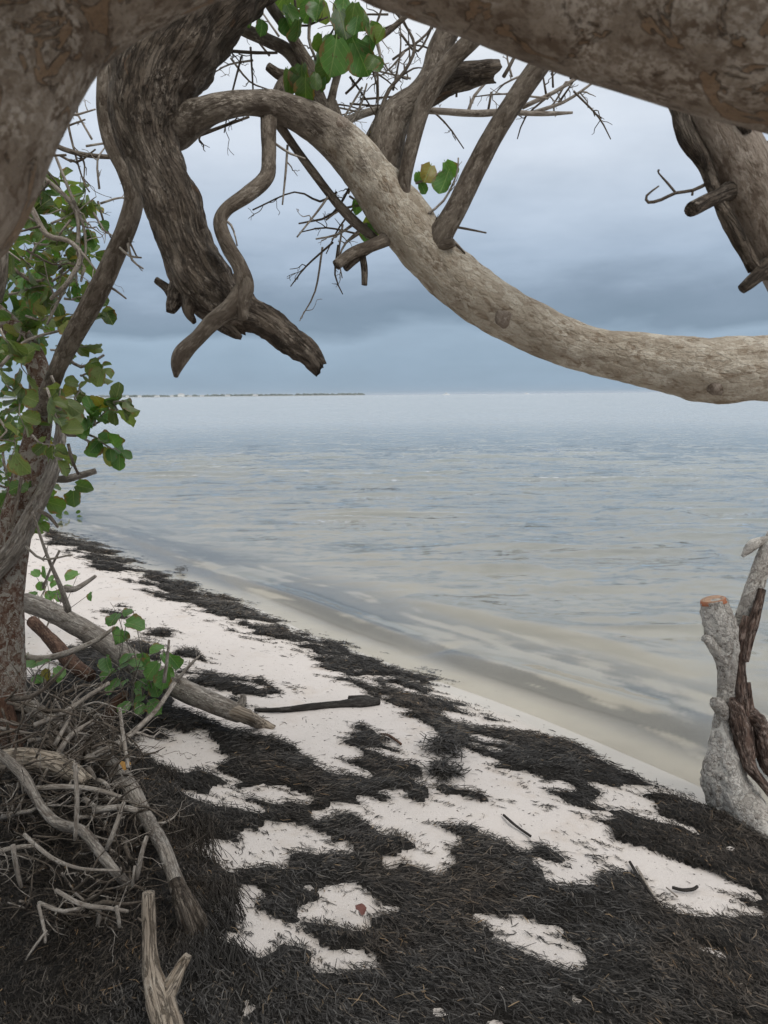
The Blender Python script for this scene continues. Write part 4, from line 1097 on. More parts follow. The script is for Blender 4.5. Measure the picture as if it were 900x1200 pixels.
# leafy branchlets: photo pixel from-to, depth, number of leaves, leaf size in metres
LB = [((20, 215), (75, 210), 2.9, 7, 0.085), ((10, 235), (60, 255), 3.0, 8, 0.085), ((60, 262), (112, 232), 2.8, 6, 0.075), ((40, 285), (110, 275), 2.9, 9, 0.08), ((5, 290), (55, 320), 2.8, 9, 0.09), ((60, 330), (112, 300), 2.8, 9, 0.085), ((10, 345), (75, 335), 3.0, 9, 0.085),
      ((75, 350), (118, 345), 2.75, 7, 0.085), ((30, 370), (90, 372), 3.0, 10, 0.095), ((85, 395), (125, 362), 2.75, 6, 0.085), ((60, 410), (105, 405), 2.85, 9, 0.095), ((95, 440), (122, 428), 2.8, 8, 0.075), ((75, 475), (108, 498), 2.8, 8, 0.085), ((100, 500), (128, 475), 2.8, 10, 0.085),
      ((105, 510), (143, 530), 2.8, 10, 0.08), ((85, 480), (95, 450), 2.85, 6, 0.08), ((125, 480), (150, 470), 2.78, 6, 0.085), ((0, 385), (35, 440), 2.6, 7, 0.092), ((5, 440), (30, 500), 2.6, 7, 0.092), ((55, 455), (70, 510), 2.5, 6, 0.092), ((60, 440), (85, 480), 2.55, 5, 0.09), ((-10, 470), (10, 540), 2.3, 6, 0.092),
      ((20, 400), (60, 360), 3.2, 8, 0.1), ((0, 260), (30, 200), 3.1, 7, 0.085), ((75, 300), (120, 262), 2.9, 6, 0.08), ((38, 510), (70, 540), 3.0, 6, 0.085), ((20, 225), (0, 190), 2.9, 5, 0.09), ((85, 315), (100, 350), 2.9, 6, 0.085), ((25, 300), (65, 290), 3.1, 8, 0.085), ((60, 215), (40, 250), 3.0, 5, 0.08), ((80, 245), (100, 225), 2.9, 4, 0.08),
      ((45, 160), (75, 140), 2.9, 2, 0.06), ((20, 320), (50, 345), 3.0, 7, 0.09)]
for a_, b_, dp, n_, sz in LB:
    leafy(T4, at(*a_, dp), at(*b_, dp + R.uniform(-.15, .1)), n_ + (1 if sz < .1 else 0), sz * 0.78, 'leaf' if R.random() < 0.85 else 'leafbright')
# leaves past the limit, deeper in the crown
fr_ = []
for k in range(105):
    x_, y_ = R.uniform(-60, 95), R.uniform(215, 620)
    if y_ > 400: x_ = R.uniform(-60, 50)
    leafy(T4, at(x_, y_, R.uniform(3.0, 4.0)), at(x_ + R.uniform(-30, 40), y_ + R.uniform(-40, 40), R.uniform(3.0, 4.0)), 6, 0.068, frames=fr_, wood_part=False)
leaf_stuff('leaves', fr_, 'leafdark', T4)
# the crowns overhead, above and behind the view, that shade the near beach
for tree_, (cx, cy, cz), (sx, sy, sz_), n_ in ((T1, (-0.55, -0.4, 3.1), (1.5, 1.2, 0.45), 360), (T4, (-3.1, 1.7, 2.9), (1.1, 1.3, 0.8), 260)):
    fr_ = []
    for k in range(n_):
        v = np.array([R.gauss(0, .5), R.gauss(0, .5), R.gauss(0, .5)])
        p0 = np.array([cx, cy, cz]) + np.clip(v, -1, 1) * (sx, sy, sz_)
        if project(p0[None])[1][0] > -150 and p0[1] > 0.2 and abs(p0[0]) < p0[1] * 0.62: continue
        leafy(tree_, p0, p0 + np.array([R.gauss(0, .15) for _ in range(3)]), 7, 0.15, frames=fr_, wood_part=False)
    leaf_stuff('overhead_leaves', fr_, 'leaf', tree_)

# shrubs further along the shore
for i, (bx, by, dp, hh_, n_, lab) in enumerate(((20, 600, 7.5, 300, 150, 'dark bushy shrub growing at the water edge behind the slim reddish trunk'), (-60, 590, 9.5, 420, 170, 'tall dark bush behind the shoreline at the far left edge'))):
    g = hit0(bx, by, 0.15)
    if g[1] > 12: g = at(bx, by, dp)
    sh_ = thing('shore_shrub', lab, 'shrub', (float(g[0]), float(g[1]), h1(g[0], g[1])))
    d_ = depth_of(sh_.location)
    fr_ = []
    for k in range(7):
        tip = np.array(g) + np.array([R.uniform(-0.9, 0.55 if i == 0 else 0.9), R.uniform(-.6, .9), R.uniform(0.8, 1.9 if i == 0 else 2.8)])
        b = MB()
        b.tube(wiggle(np.array(sh_.location) + np.array([R.uniform(-.3, .3), R.uniform(-.2, .2), -0.05]), tip, 0.03, 0.008, 6, 0.05), seg=7, step=0.08, rough=0.1)
        b.build('stem', M['branch'], sh_)
        for j in range(n_ // 24):
            q0 = np.array(sh_.location) + (tip - np.array(sh_.location)) * R.uniform(0.15, 1.0) + np.array([R.gauss(0, .18) for _ in range(3)])
            leafy(sh_, q0, q0 + np.array([R.gauss(0, .25), R.gauss(0, .25), R.gauss(0, .25)]), 7, 0.10, frames=fr_, wood_part=False)
    for k, f_ in enumerate(fr_):
        if k < 290:
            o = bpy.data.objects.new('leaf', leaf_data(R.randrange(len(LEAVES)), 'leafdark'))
            COL.objects.link(o)
            o.parent = sh_
            o.matrix_local = Matrix.Translation(-Vector(sh_.location)) @ f_
    if len(fr_) > 290: leaf_stuff('leaves', fr_[290:], 'leafdark', sh_)

# ------------------------------------------------------------------ right: cut stump
gS = gnd(868, 952)
ST = thing('tree_stump', 'pale crusted stump with a reddish sawn top standing in wet sand at the right edge', 'stump', tuple(gS))
ds = depth_of(gS)
SK_ = branch(ST, 'trunk', [(836, 704, ds, 30), (838, 712, ds, 31), (843, 730, ds, 35), (849, 752, ds, 37), (853, 775, ds, 27), (852, 800, ds, 19), (850, 825, ds, 20), (847, 850, ds, 25), (848, 875, ds, 34), (850, 900, ds, 44), (855, 925, ds, 52), (866, 945, ds, 54), (880, 965, ds, 50), (900, 985, ds, 46)], 'stump', 48, 0.005, rough=0.22, nscale=18, fine=0.15, ridge=0.05)
branch(ST, 'limb', [(860, 770, ds + .02, 18), (866, 752, ds + .02, 22), (872, 728, ds + .02, 22), (880, 700, ds, 20), (890, 672, ds, 20), (900, 645, ds, 20), (915, 615, ds, 18), (925, 590, ds, 14)], 'stump', 16, 0.010, rough=0.14, nscale=18, fine=0.04, ridge=0.05)
branch(ST, 'hollow_strand', [(875, 722, ds - .03, 9), (870, 745, ds - .03, 11), (866, 770, ds - .02, 13), (868, 800, ds - .02, 14), (870, 830, ds - .02, 14), (874, 850, ds, 12)], 'heart', 12, 0.008, rough=0.15, nscale=25, ridge=0.1)
branch(ST, 'hollow_strand', [(893, 690, ds - .04, 8), (884, 725, ds - .04, 12), (876, 755, ds - .04, 11), (873, 775, ds - .04, 8)], 'heart', 12, 0.008, rough=0.15, nscale=25, ridge=0.1)
branch(ST, 'curled_branch', [(930, 640, ds, 10), (905, 633, ds, 10), (893, 634, ds, 11), (883, 638, ds, 13), (876, 645, ds, 10), (870, 652, ds, 4)], 'stump', 12, 0.006, rough=0.15, nscale=30)
branch(SK_, 'knot', [(848, 775, ds - .02, 16), (832, 752, ds - .04, 12), (825, 748, ds - .05, 8)], 'stump', 10, 0.006, rough=0.2, nscale=40, broken=0.6)
branch(SK_, 'knot', [(850, 838, ds - .02, 18), (842, 826, ds - .04, 18), (837, 822, ds - .06, 10)], 'stump', 10, 0.006, rough=0.25, nscale=40, broken=0.6)
for pts in ([(858, 818, ds - .05, 6), (863, 835, ds - .05, 17), (869, 855, ds - .05, 20), (872, 876, ds - .05, 19), (879, 896, ds - .06, 14), (892, 916, ds - .07, 10), (908, 936, ds - .09, 8)], [(878, 835, ds - .02, 14), (889, 850, ds, 20), (895, 870, ds, 24), (900, 890, ds, 20), (910, 910, ds, 14)], [(876, 800, ds, 6), (878, 830, ds, 9), (880, 860, ds, 10), (884, 885, ds, 10)]):
    branch(ST, 'heartwood', pts, 'heart', 24, 0.005, rough=0.4, nscale=26, fine=0.2, ridge=0.12, broken=1.0)
branch(ST, 'root', [(858, 935, ds, 40), (880, 955, ds - .08, 44), (905, 985, ds - .2, 36), (935, 1030, ds - .35, 24)], 'stump', 16, 0.01, rough=0.15, nscale=18, fine=0.06)
# sawn face: a shallow dished disc with a rim
b = MB()
c0 = at(834, 700, ds)
ctop = at(836, 704, ds)
ax_ = at(833, 694, ds) - at(838, 714, ds)
ax_ = ax_ / np.linalg.norm(ax_) + np.array([0.03, -0.10, 0.0])
ax_ /= np.linalg.norm(ax_)
u_ = np.cross(ax_, [0, 1, 0.2])
u_ /= np.linalg.norm(u_)
v_ = np.cross(ax_, u_)
rr_ = 15.0 * ds / F
ctop = ctop + ax_ * 0.004
Vd, Fd = [ctop + ax_ * 0.002], []
for k in range(3):
    for j in range(22):
        a_ = 2 * math.pi * j / 22
        rad = rr_ * (0.5, 0.93, 1.0)[k] * (1 + 0.06 * math.sin(3 * a_ + 1))
        Vd.append(ctop + (u_ * math.cos(a_) + v_ * math.sin(a_) * 0.95) * rad + ax_ * (0.001, 0.004, -0.012)[k])
for j in range(22):
    k = (j + 1) % 22
    Fd.append((0, 1 + j, 1 + k))
    for r_ in (0, 1): Fd.append((1 + 22 * r_ + j, 1 + 22 * (r_ + 1) + j, 1 + 22 * (r_ + 1) + k, 1 + 22 * r_ + k))
b.add(np.array(Vd), Fd)
m, t = newmat('sawn stump face')
pc = t.n('ShaderNodeVectorMath', {0: t.n('ShaderNodeNewGeometry').outputs['Position'], 1: tuple(-ctop)}, operation='ADD').outputs[0]
ln_ = t.math('ADD', t.n('ShaderNodeVectorMath', {0: pc}, operation='LENGTH').outputs['Value'], t.math('MULTIPLY', t.noise(pc, 40, 3), 0.012))
rg_ = t.math('FRACT', t.math('MULTIPLY', ln_, 160.0))
c = t.mix(t.smooth(rg_, 0.2, 0.8), (0.30, 0.17, 0.105), (0.42, 0.29, 0.20))
c = t.mix(t.smooth(t.noise(pc, 55, 4, 0.7), 0.5, 0.65), c, (0.20, 0.13, 0.095))
c = t.mix(t.smooth(ln_, 0.045, 0.056), c, (0.33, 0.12, 0.06))
finish(t, c, 0.85, t.bump(t.noise(pc, 120, 4), 0.7, 0.006))
b.build('cut_face', m, SK_)

# ------------------------------------------------------------------ fallen wood on the beach
gL = gnd(318, 853)
LG = thing('fallen_log', 'long straight bleached log at left with its split end lying on the sand', 'log', tuple(gL))
dl = depth_of(gL)
LGT = branch(LG, 'trunk', [(30, 706, 4.3, 22), (60, 717, 4.2, 23), (110, 745, 4.02, 24), (160, 778, 3.8, 25), (210, 806, 3.6, 25), (250, 824, 3.45, 24), (280, 836, 3.34, 22)], 'grey', 20, 0.014, rough=0.08, nscale=12, fine=0.04, ridge=0.02)
branch(LGT, 'split_end', [(262, 832, 3.42, 14), (285, 838, 3.32, 16), (303, 847, dl, 13), (320, 854, dl, 8)], 'drift', 14, 0.008, rough=0.2, nscale=24, ridge=0.14, broken=2.5)
branch(LGT, 'stub', [(278, 832, 3.36, 14), (284, 822, 3.36, 10), (285, 814, 3.36, 7)], 'grey', 9, 0.008, rough=0.2, nscale=30, broken=0.6)
g0, g1 = gnd(112, 800), gnd(44, 735)
LB2 = thing('broken_branch', 'short reddish brown broken branch lying under the bleached log', 'branch', tuple(g0))
branch(LB2, 'wood', [(38, 728, 4.0, 13), (62, 752, 3.85, 15), (85, 778, 3.7, 17), (106, 792, 3.6, 14)], 'rootred', 14, 0.012, rough=0.15, nscale=16, ridge=0.06, broken=1.2)
branch(LB2, 'side_shoot', [(15, 762, 3.6, 8), (40, 772, 3.6, 9), (70, 768, 3.6, 8), (110, 752, 3.65, 6), (135, 735, 3.7, 4)], 'twig', 8, 0.02, rough=0.1, nscale=20)
g0 = gnd(370, 828, 0.02)
SK = thing('charred_stick', 'black wet stick lying flat on the white sand below the bleached log', 'stick', tuple(g0))
pp = []
for x_, y_, w_ in ((298, 832, 4), (325, 832, 6), (350, 830, 8), (375, 827, 8), (400, 825, 10), (425, 824, 14), (443, 822, 11)):
    g = gnd(x_, y_, 0.014)
    pp.append(np.append(g, w_ * 0.5 * depth_of(g) / F))
branch(SK, 'stick', pp, 'charred', 12, 0.012, rough=0.3, nscale=24)
pp2 = [np.append(gnd(408, 818, 0.02), 0.014), np.append(gnd(425, 820, 0.02), 0.022), np.append(gnd(440, 821, 0.02), 0.012)]
branch(SK, 'stick_end', pp2, 'charred', 10, 0.01, rough=0.4, nscale=30)

# limb arching down from the reddish trunk to a root mass
gR = gnd(236, 1110)
dr = depth_of(gR)
RL = thing('arching_root', 'long lichen-grey root arching from the reddish trunk down to a fibrous knob on the sand', 'root', tuple(gR))
branch(RL, 'root', [(-12, 822, d4, 22), (14, 825, d4 - .03, 19), (42, 832, d4 - .08, 18), (70, 855, d4 - .16, 19), (98, 872, d4 - .28, 19), (132, 899, d4 - .42, 20), (154, 927, d4 - .54, 20), (171, 958, d4 - .64, 18), (190, 990, dr + .22, 16), (201, 1018, dr + .14, 16), (210, 1044, dr + .07, 20)], 'grey', 22, 0.010, rough=0.14, nscale=18, fine=0.06)
branch(RL, 'root_knob', [(206, 1034, dr + .09, 16), (214, 1052, dr + .05, 22), (222, 1070, dr, 29), (228, 1090, dr, 32), (230, 1125, dr, 30)], 'dark', 30, 0.007, rough=0.26, nscale=18, fine=0.16, ridge=0.12)
gR2 = gnd(150, 1055)
RL2 = thing('crooked_root', 'thinner crooked grey root running through the brush pile below the arching root', 'root', tuple(gR2))
dq = depth_of(gR2)
branch(RL2, 'root', [(-20, 872, 2.62, 12), (5, 888, 2.58, 12), (28, 910, 2.5, 12), (48, 945, 2.44, 11), (68, 965, 2.4, 12), (95, 973, 2.34, 12), (112, 992, 2.26, 12), (132, 1018, 2.2, 12), (152, 1040, dq, 11)], 'grey', 14, 0.014, rough=0.12, nscale=18)
branch(RL2, 'side_shoot', [(-10, 1000, 2.3, 6), (15, 994, 2.3, 6), (40, 991, 2.3, 5)], 'twig', 7, 0.02)
# red-brown root under the trunk
gq = gnd(15, 900)
RT = thing('red_root', 'thick red brown root at the foot of the slim trunk at left', 'root', tuple(gq))
branch(RT, 'root', [(2, 815, d4 - .12, 20), (6, 840, d4 - .12, 24), (14, 872, d4 - .14, 24), (24, 900, d4 - .16, 20), (40, 925, d4 - .2, 14)], 'rootred', 14, 0.012, rough=0.14, nscale=16)
gq = gnd(130, 850)
RT = thing('red_root', 'curved red brown root rising behind the brush below the green sprout', 'root', tuple(gq))
dz = depth_of(gq)
branch(RT, 'root', [(122, 856, dz, 14), (128, 840, dz - .05, 16), (136, 824, dz - .05, 14), (148, 812, dz - .05, 9)], 'rootred', 12, 0.012, rough=0.14, nscale=16)
gq = gnd(60, 905)
LG2 = thing('rotten_log', 'grey splintered log half buried in the brush pile beside the trunk', 'log', tuple(gq))
branch(LG2, 'wood', [(-5, 890, 2.72, 20), (25, 890, 2.7, 24), (55, 893, 2.66, 26), (80, 902, 2.62, 22), (102, 916, 2.58, 14)], 'drift', 16, 0.012, rough=0.18, nscale=16, ridge=0.10, broken=2.0)

# forked driftwood post
gD = gnd(198, 1235)
DW = thing('forked_driftwood', 'pale forked driftwood post standing upright in the dark wrack at bottom left', 'driftwood', tuple(gD))
dd_ = depth_of(gD)
dt = 1.80
branch(DW, 'post', [(174, 1046, dt, 14), (174, 1060, dt, 15.5), (175, 1090, dt, 15.5), (176, 1120, dt - .01, 17), (179, 1145, dt - .02, 23), (187, 1170, dt - .04, 31), (194, 1195, dt - .06, 33), (200, 1220, dt - .1, 36), (204, 1255, dt - .12, 42)], 'drift', 24, 0.006, rough=0.10, nscale=20, ridge=0.08, broken=0.5)
branch(DW, 'arm', [(190, 1172, dt - .04, 22), (199, 1158, dt - .03, 20), (207, 1143, dt - .02, 15), (214, 1130, dt, 13), (220, 1121, dt, 10)], 'drift', 18, 0.006, rough=0.12, nscale=24, ridge=0.08, broken=0.8)

# thin root hairs beside the knob
RH = thing('dangling_root', 'thin pale root hanging from the fibrous knob beside the driftwood post', 'root', tuple(gnd(230, 1150)))
for pts in ([(238, 1090, dr, 4), (230, 1110, dr - .02, 4), (229, 1140, dr - .02, 3), (231, 1158, dr - .02, 2)], [(238, 1090, dr, 3), (226, 1112, dr - .01, 3), (236, 1126, dr - .01, 2), (250, 1130, dr - .01, 2)], [(229, 1120, dr - .02, 3), (220, 1140, dr - .02, 3), (214, 1148, dr - .02, 2)]):
    b = MB()
    b.tube(pxpath(pts), seg=6, step=0.01)
    b.build('root_strand', M['twig'], RH)

# ------------------------------------------------------------------ brush pile of dead twigs
gB = gnd(70, 1060)
BP = thing('brush_pile', 'tangled heap of dead grey brown twigs in the lower left corner', 'brush', tuple(gB))
for pts, sh in (([(28, 978, 2.2, 5), (60, 1005, 2.15, 5), (95, 1018, 2.1, 4), (140, 1020, 2.1, 3)], 2), ([(65, 1043, 2.0, 5), (95, 1060, 1.98, 6), (125, 1064, 1.96, 5), (150, 1068, 1.96, 4)], 1), ([(45, 1058, 2.0, 5), (75, 1068, 1.98, 5), (105, 1060, 1.98, 4)], 0), ([(125, 995, 2.2, 6), (135, 970, 2.2, 6), (145, 940, 2.25, 5)], 1),
                ([(160, 1030, 2.1, 6), (166, 1000, 2.1, 6), (172, 980, 2.12, 5)], 0), ([(155, 1040, 2.1, 4), (158, 1015, 2.1, 4)], 0), ([(88, 985, 2.3, 5), (90, 940, 2.32, 6), (88, 895, 2.35, 5)], 1), ([(110, 950, 2.4, 8), (140, 946, 2.38, 8), (160, 950, 2.36, 7)], 0), ([(30, 925, 2.5, 7), (70, 922, 2.48, 7), (110, 925, 2.46, 6), (145, 935, 2.44, 5)], 2),
                ([(45, 1060, 1.98, 4), (52, 1090, 1.96, 4), (53, 1105, 1.95, 3)], 1), ([(55, 1090, 1.96, 3), (40, 1110, 1.94, 3), (30, 1125, 1.93, 2)], 1), ([(15, 990, 2.2, 6), (20, 1020, 2.2, 6), (25, 1040, 2.2, 5)], 0), ([(136, 1062, 1.95, 5), (139, 1075, 1.95, 5), (140, 1087, 1.95, 4)], 0), ([(40, 850, 2.75, 7), (75, 835, 2.8, 7), (100, 818, 2.85, 6), (128, 800, 2.9, 5)], 1),
                ([(55, 915, 2.7, 7), (70, 880, 2.72, 8), (85, 860, 2.75, 7), (110, 845, 2.8, 6)], 1), ([(100, 890, 2.7, 9), (140, 870, 2.8, 8), (165, 850, 2.9, 7), (185, 830, 3.0, 6), (205, 800, 3.1, 5)], 2), ([(150, 900, 2.6, 5), (144, 860, 2.7, 5), (140, 830, 2.8, 4)], 1), ([(192, 800, 3.3, 5), (196, 770, 3.3, 4), (198, 750, 3.3, 3)], 2), ([(205, 800, 3.3, 5), (222, 780, 3.3, 4), (234, 768, 3.3, 2)], 1),
                ([(38, 600, 3.0, 3), (55, 650, 3.1, 4), (72, 690, 3.2, 6), (80, 715, 3.3, 9)], 1), ([(75, 690, 3.3, 9), (88, 690, 3.4, 7), (105, 680, 3.5, 5), (112, 675, 3.5, 4)], 0), ([(30, 640, 3.1, 3), (50, 655, 3.1, 3), (85, 650, 3.1, 2)], 2), ([(70, 645, 3.4, 3), (60, 665, 3.4, 3), (50, 690, 3.4, 3)], 2)):
    twig(BP, pts, 'twig', sh, 0.3)
NT_ = 230
extra = MB()
for k in range(520):
    x_ = R.gauss(62, 62)
    y_ = R.uniform(815, 1085)
    if x_ > 115 + (y_ - 830) * 0.38: x_ = R.uniform(-20, 115 + (y_ - 830) * 0.36)
    dp = 2.78 - (y_ - 830) / 230 * 0.65 + R.uniform(-.04, .34)
    a_ = R.choice((R.gauss(0.15, 0.5), R.gauss(0.15, 0.5), R.gauss(1.3, 0.5), R.gauss(-0.6, 0.5)))
    ln = R.uniform(30, 95)
    kk = R.uniform(-1.2, 1.2) if k % 3 else R.uniform(-2.2, 2.2)
    pts, ang_ = [], a_
    cx, cy = x_, y_
    tw = R.uniform(1.3, 3.0) if R.random() < 0.85 else R.uniform(3.5, 6.5)
    for j in range(6):
        pts.append((cx, cy, dp, tw * (1.15 - 0.19 * j)))
        cx += math.cos(ang_) * ln / 5
        cy += math.sin(ang_) * ln / 5
        ang_ += kk / 5 + R.gauss(0, 0.3)
        dp += R.uniform(-0.06, 0.06)
    if k < NT_: twig(BP, pts, 'twig' if R.random() < 0.65 else 'twigdark', R.choice((1, 2, 3)), 0.5)
    else: extra.tube(pxpath(pts), seg=4, step=0.05)
o = extra.build('fine_twigs', M['twigdark'], BP)
o['kind'] = 'stuff'

# ------------------------------------------------------------------ green sprouts
for lab, base, leaves in (('green leafy sprout in front of the bleached log at left', (165, 850), [(138, 728), (148, 738), (142, 748), (125, 780), (135, 795), (150, 785), (160, 780), (172, 790), (185, 785), (195, 795), (168, 805), (158, 815), (180, 808), (150, 805), (165, 832), (175, 830), (200, 778), (140, 805), (188, 800)]),
                          ('small green sprout standing behind the slim trunk at left', (60, 745), [(48, 690), (58, 684), (70, 690), (62, 703), (42, 702), (36, 712), (75, 695), (108, 702), (30, 725), (52, 672)]),
                          ('low green sprout at the foot of the slim reddish trunk', (45, 830), [(30, 790), (42, 785), (55, 792), (38, 802), (62, 800), (48, 808), (30, 778), (22, 770)])):
    g = gnd(*base)
    sp = thing('sea_grape_sprout', lab, 'plant', tuple(g))
    dp = depth_of(g)
    for j in range(3):
        tx, ty = leaves[R.randrange(len(leaves))]
        b = MB()
        b.tube(wiggle(g - np.array([0, 0, .02]), at(tx, ty, dp - 0.1), 0.007, 0.002, 5, 0.05), seg=6, step=0.05)
        b.build('stem', M['twig'], sp)
    for lx, ly in leaves + [(a_ + R.gauss(0, 9), b_ + R.gauss(0, 8)) for a_, b_ in leaves[::2]]:
        lp = at(lx, ly - 8, dp - 0.12 + R.uniform(-.1, .1))
        leaf(sp, lp, (R.gauss(0, .7), -0.5 + R.gauss(0, .4), -0.5 + R.gauss(0, .5)), (R.gauss(0, .4), -0.6, 1), R.uniform(0.045, 0.085), 'leafbright')
        b = MB()
        st = np.array(g) + (lp - np.array(g)) * 0.6 + np.array([R.gauss(0, .03), 0, 0])
        b.tube([np.append(st, 0.0022), np.append(lp, 0.0018)], seg=4, step=0.1)
        b.build('leaf_stalk', M['twig'], sp)

# ------------------------------------------------------------------ small things on the sand
for lab, x_, y_, mat, sz, rot in (('single orange dry leaf on the arching root', 146, 902, 'leaforange', 0.035, 0.3), ('dull red leaf on the wrack beside a sand patch', 424, 1072, 'leafred', 0.032, 0.6)):
    g = gnd(x_, y_, 0.07) if mat == 'leafred' else at(x_, y_, d4 - .56)
    V, f, UV = LEAVES[3]
    me = bpy.data.meshes.new('fallen_leaf')
    me.from_pydata((V * sz).tolist(), [], f)
    me.polygons.foreach_set('use_smooth', [True] * len(f))
    o = link('fallen_leaf', me, M[mat])
    o.location = g
    o.rotation_euler = (0.5, 0.2, rot)
    tag(o, lab, 'leaf')
for lab, pts, wpx, mat in (('dark bent stick on the open sand patch at lower right', [(788, 1040), (800, 1043), (812, 1042), (817, 1039)], 4, 'charred'), ('thin pale stick at the edge of the sand patch near the wrack', [(746, 1016), (757, 1035), (768, 1052), (776, 1064)], 3.5, 'twig'), ('dark twig crossing the wrack beside the sand patch', [(738, 1010), (750, 1030), (765, 1050), (775, 1060)], 3.5, 'charred'),
                           ('small thin twig on the open sand patch', [(781, 1040), (788, 1046), (794, 1051)], 1.8, 'twig'), ('dark twig on the sand between two wrack bands', [(590, 955), (605, 968), (622, 980)], 3, 'charred'), ('reddish twig poking from the wrack clump in mid beach', [(446, 860), (456, 862), (470, 872)], 3, 'rootred')):
    pp = [np.append(gnd(a_, b_, 0.012), wpx * 0.5 * depth_of(gnd(a_, b_)) / F) for a_, b_ in pts]
    b = MB()
    b.tube(pp, seg=8, step=0.012, rough=0.15, nscale=30)
    o_ = pp[0][:3]
    o = link('stick', b.mesh('stick', o_), M[mat])
    o.location = o_
    tag(o, lab, 'stick')
# roots buried under the wrack at lower right
for lab, pts in (('wrack-covered root ridge running diagonally at the bottom centre', [(470, 1065), (505, 1112), (545, 1150), (590, 1185), (650, 1235)]), ('wrack-covered root ridge further right at the bottom', [(668, 1135), (692, 1160), (722, 1190), (752, 1222), (785, 1260)])):
    pp = []
    for i, (a_, b_) in enumerate(pts):
        g = gnd(a_, b_, -0.012)
        pp.append(np.append(g, (0.008, 0.016, 0.022, 0.022, 0.016)[i]))
    b = MB()
    b.tube(pp, seg=14, step=0.012, rough=0.3, nscale=22, fine=0.2)
    o_ = pp[2][:3]
    o = link('buried_root', b.mesh('buried_root', o_), M['charred'])
    o.location = o_
    tag(o, lab, 'root')


def clump(name, lab, cat, cx, cy, z, n_, rx, ry, hz, L0):
    P_ = np.stack([cx + NR.normal(0, rx, n_), cy + NR.normal(0, ry, n_), z + NR.rand(n_) * hz], -1)
    me = ribbons(name, P_ - np.array([cx, cy, z]), NR.uniform(0.5, 1.3, n_) * L0, NR.uniform(0.003, 0.007, n_), NR.uniform(0, 6.28, n_), NR.normal(0, 1.4, n_), np.stack([NR.normal(0, .2, n_), NR.uniform(0, .4, n_)], -1), np.clip(NR.beta(2, 3, n_), 0, .9), NR.normal(0, .4, n_))
    o = link(name, me, M['blade'])
    o.location = (cx, cy, z)
    return tag(o, lab, cat)


g = hit0(212, 670, 0.0)
clump('seaweed_clump', 'small black lump of weed in the shallow water near the waterline', 'seaweed', g[0], g[1], 0.005, 60, 0.03, 0.03, 0.05, 0.07)
g = hit0(440, 575, 0.0)
clump('floating_seaweed', 'thin dark reddish strip of weed floating out on the rippled water', 'seaweed', g[0], g[1], 0.015, 70, 0.25, 0.06, 0.02, 0.14)
g = gnd(520, 878)
clump('seagrass_clump', 'upper of two small loose wrack clumps on the white sand strip', 'seagrass', g[0], g[1], g[2], 260, 0.04, 0.045, 0.035, 0.09)
g = gnd(520, 905)
clump('seagrass_clump', 'lower of two small loose wrack clumps on the white sand strip', 'seagrass', g[0], g[1], g[2], 220, 0.035, 0.035, 0.03, 0.08)

# fibrous wrack hanging off the roots and the little bank
P_, L_, A_, Li_ = [], [], [], []
for x0, x1, y0, y1, n_ in ((215, 275, 1015, 1050, 900), (205, 245, 1062, 1115, 1500), (160, 205, 885, 920, 500), (165, 250, 940, 985, 800), (240, 280, 1085, 1105, 300)):
    for k in range(n_):
        px_, py_ = R.uniform(x0, x1), R.uniform(y0, y1)
        P_.append((px_, py_))
ga = np.array([hit0(a_, b_, 0.2) for a_, b_ in P_])
ga[:, 2] = height(ga[:, 0], ga[:, 1]) + NR.uniform(0.02, 0.07, len(ga))
n_ = len(ga)
V = np.zeros((n_, 4, 2, 3))
dirx = NR.normal(0, 0.35, n_) + 0.25
diry = -0.35 + NR.normal(0, 0.3, n_)
ln = NR.uniform(0.04, 0.11, n_)
for i in range(4):
    u = i / 3
    for j, sg in enumerate((-1, 1)):
        V[:, i, j, 0] = ga[:, 0] + dirx * ln * u + sg * 0.0011
        V[:, i, j, 1] = ga[:, 1] + diry * ln * u
        V[:, i, j, 2] = ga[:, 2] - ln * u * u * 0.8
base_ = (np.arange(n_) * 8)[:, None]
qs = np.concatenate([base_ + np.array([[2 * i, 2 * i + 1, 2 * i + 3, 2 * i + 2]]) for i in range(3)], 0)
me = quads_mesh('hanging_wrack', V.reshape(-1, 3), qs, {'shade': np.repeat(np.clip(NR.beta(2, 3.5, n_), 0, .92), 8)})
tag(link('hanging_wrack', me, M['blade']), 'fibrous dark seagrass hanging off the roots and the bank at lower left', 'seagrass', kind='stuff')

# ------------------------------------------------------------------ far shore and boats
HAZE = 0.00009
FD = 3000.0


def fpx(px, d=FD):
    p = at(px, 463, d)
    return p[0]


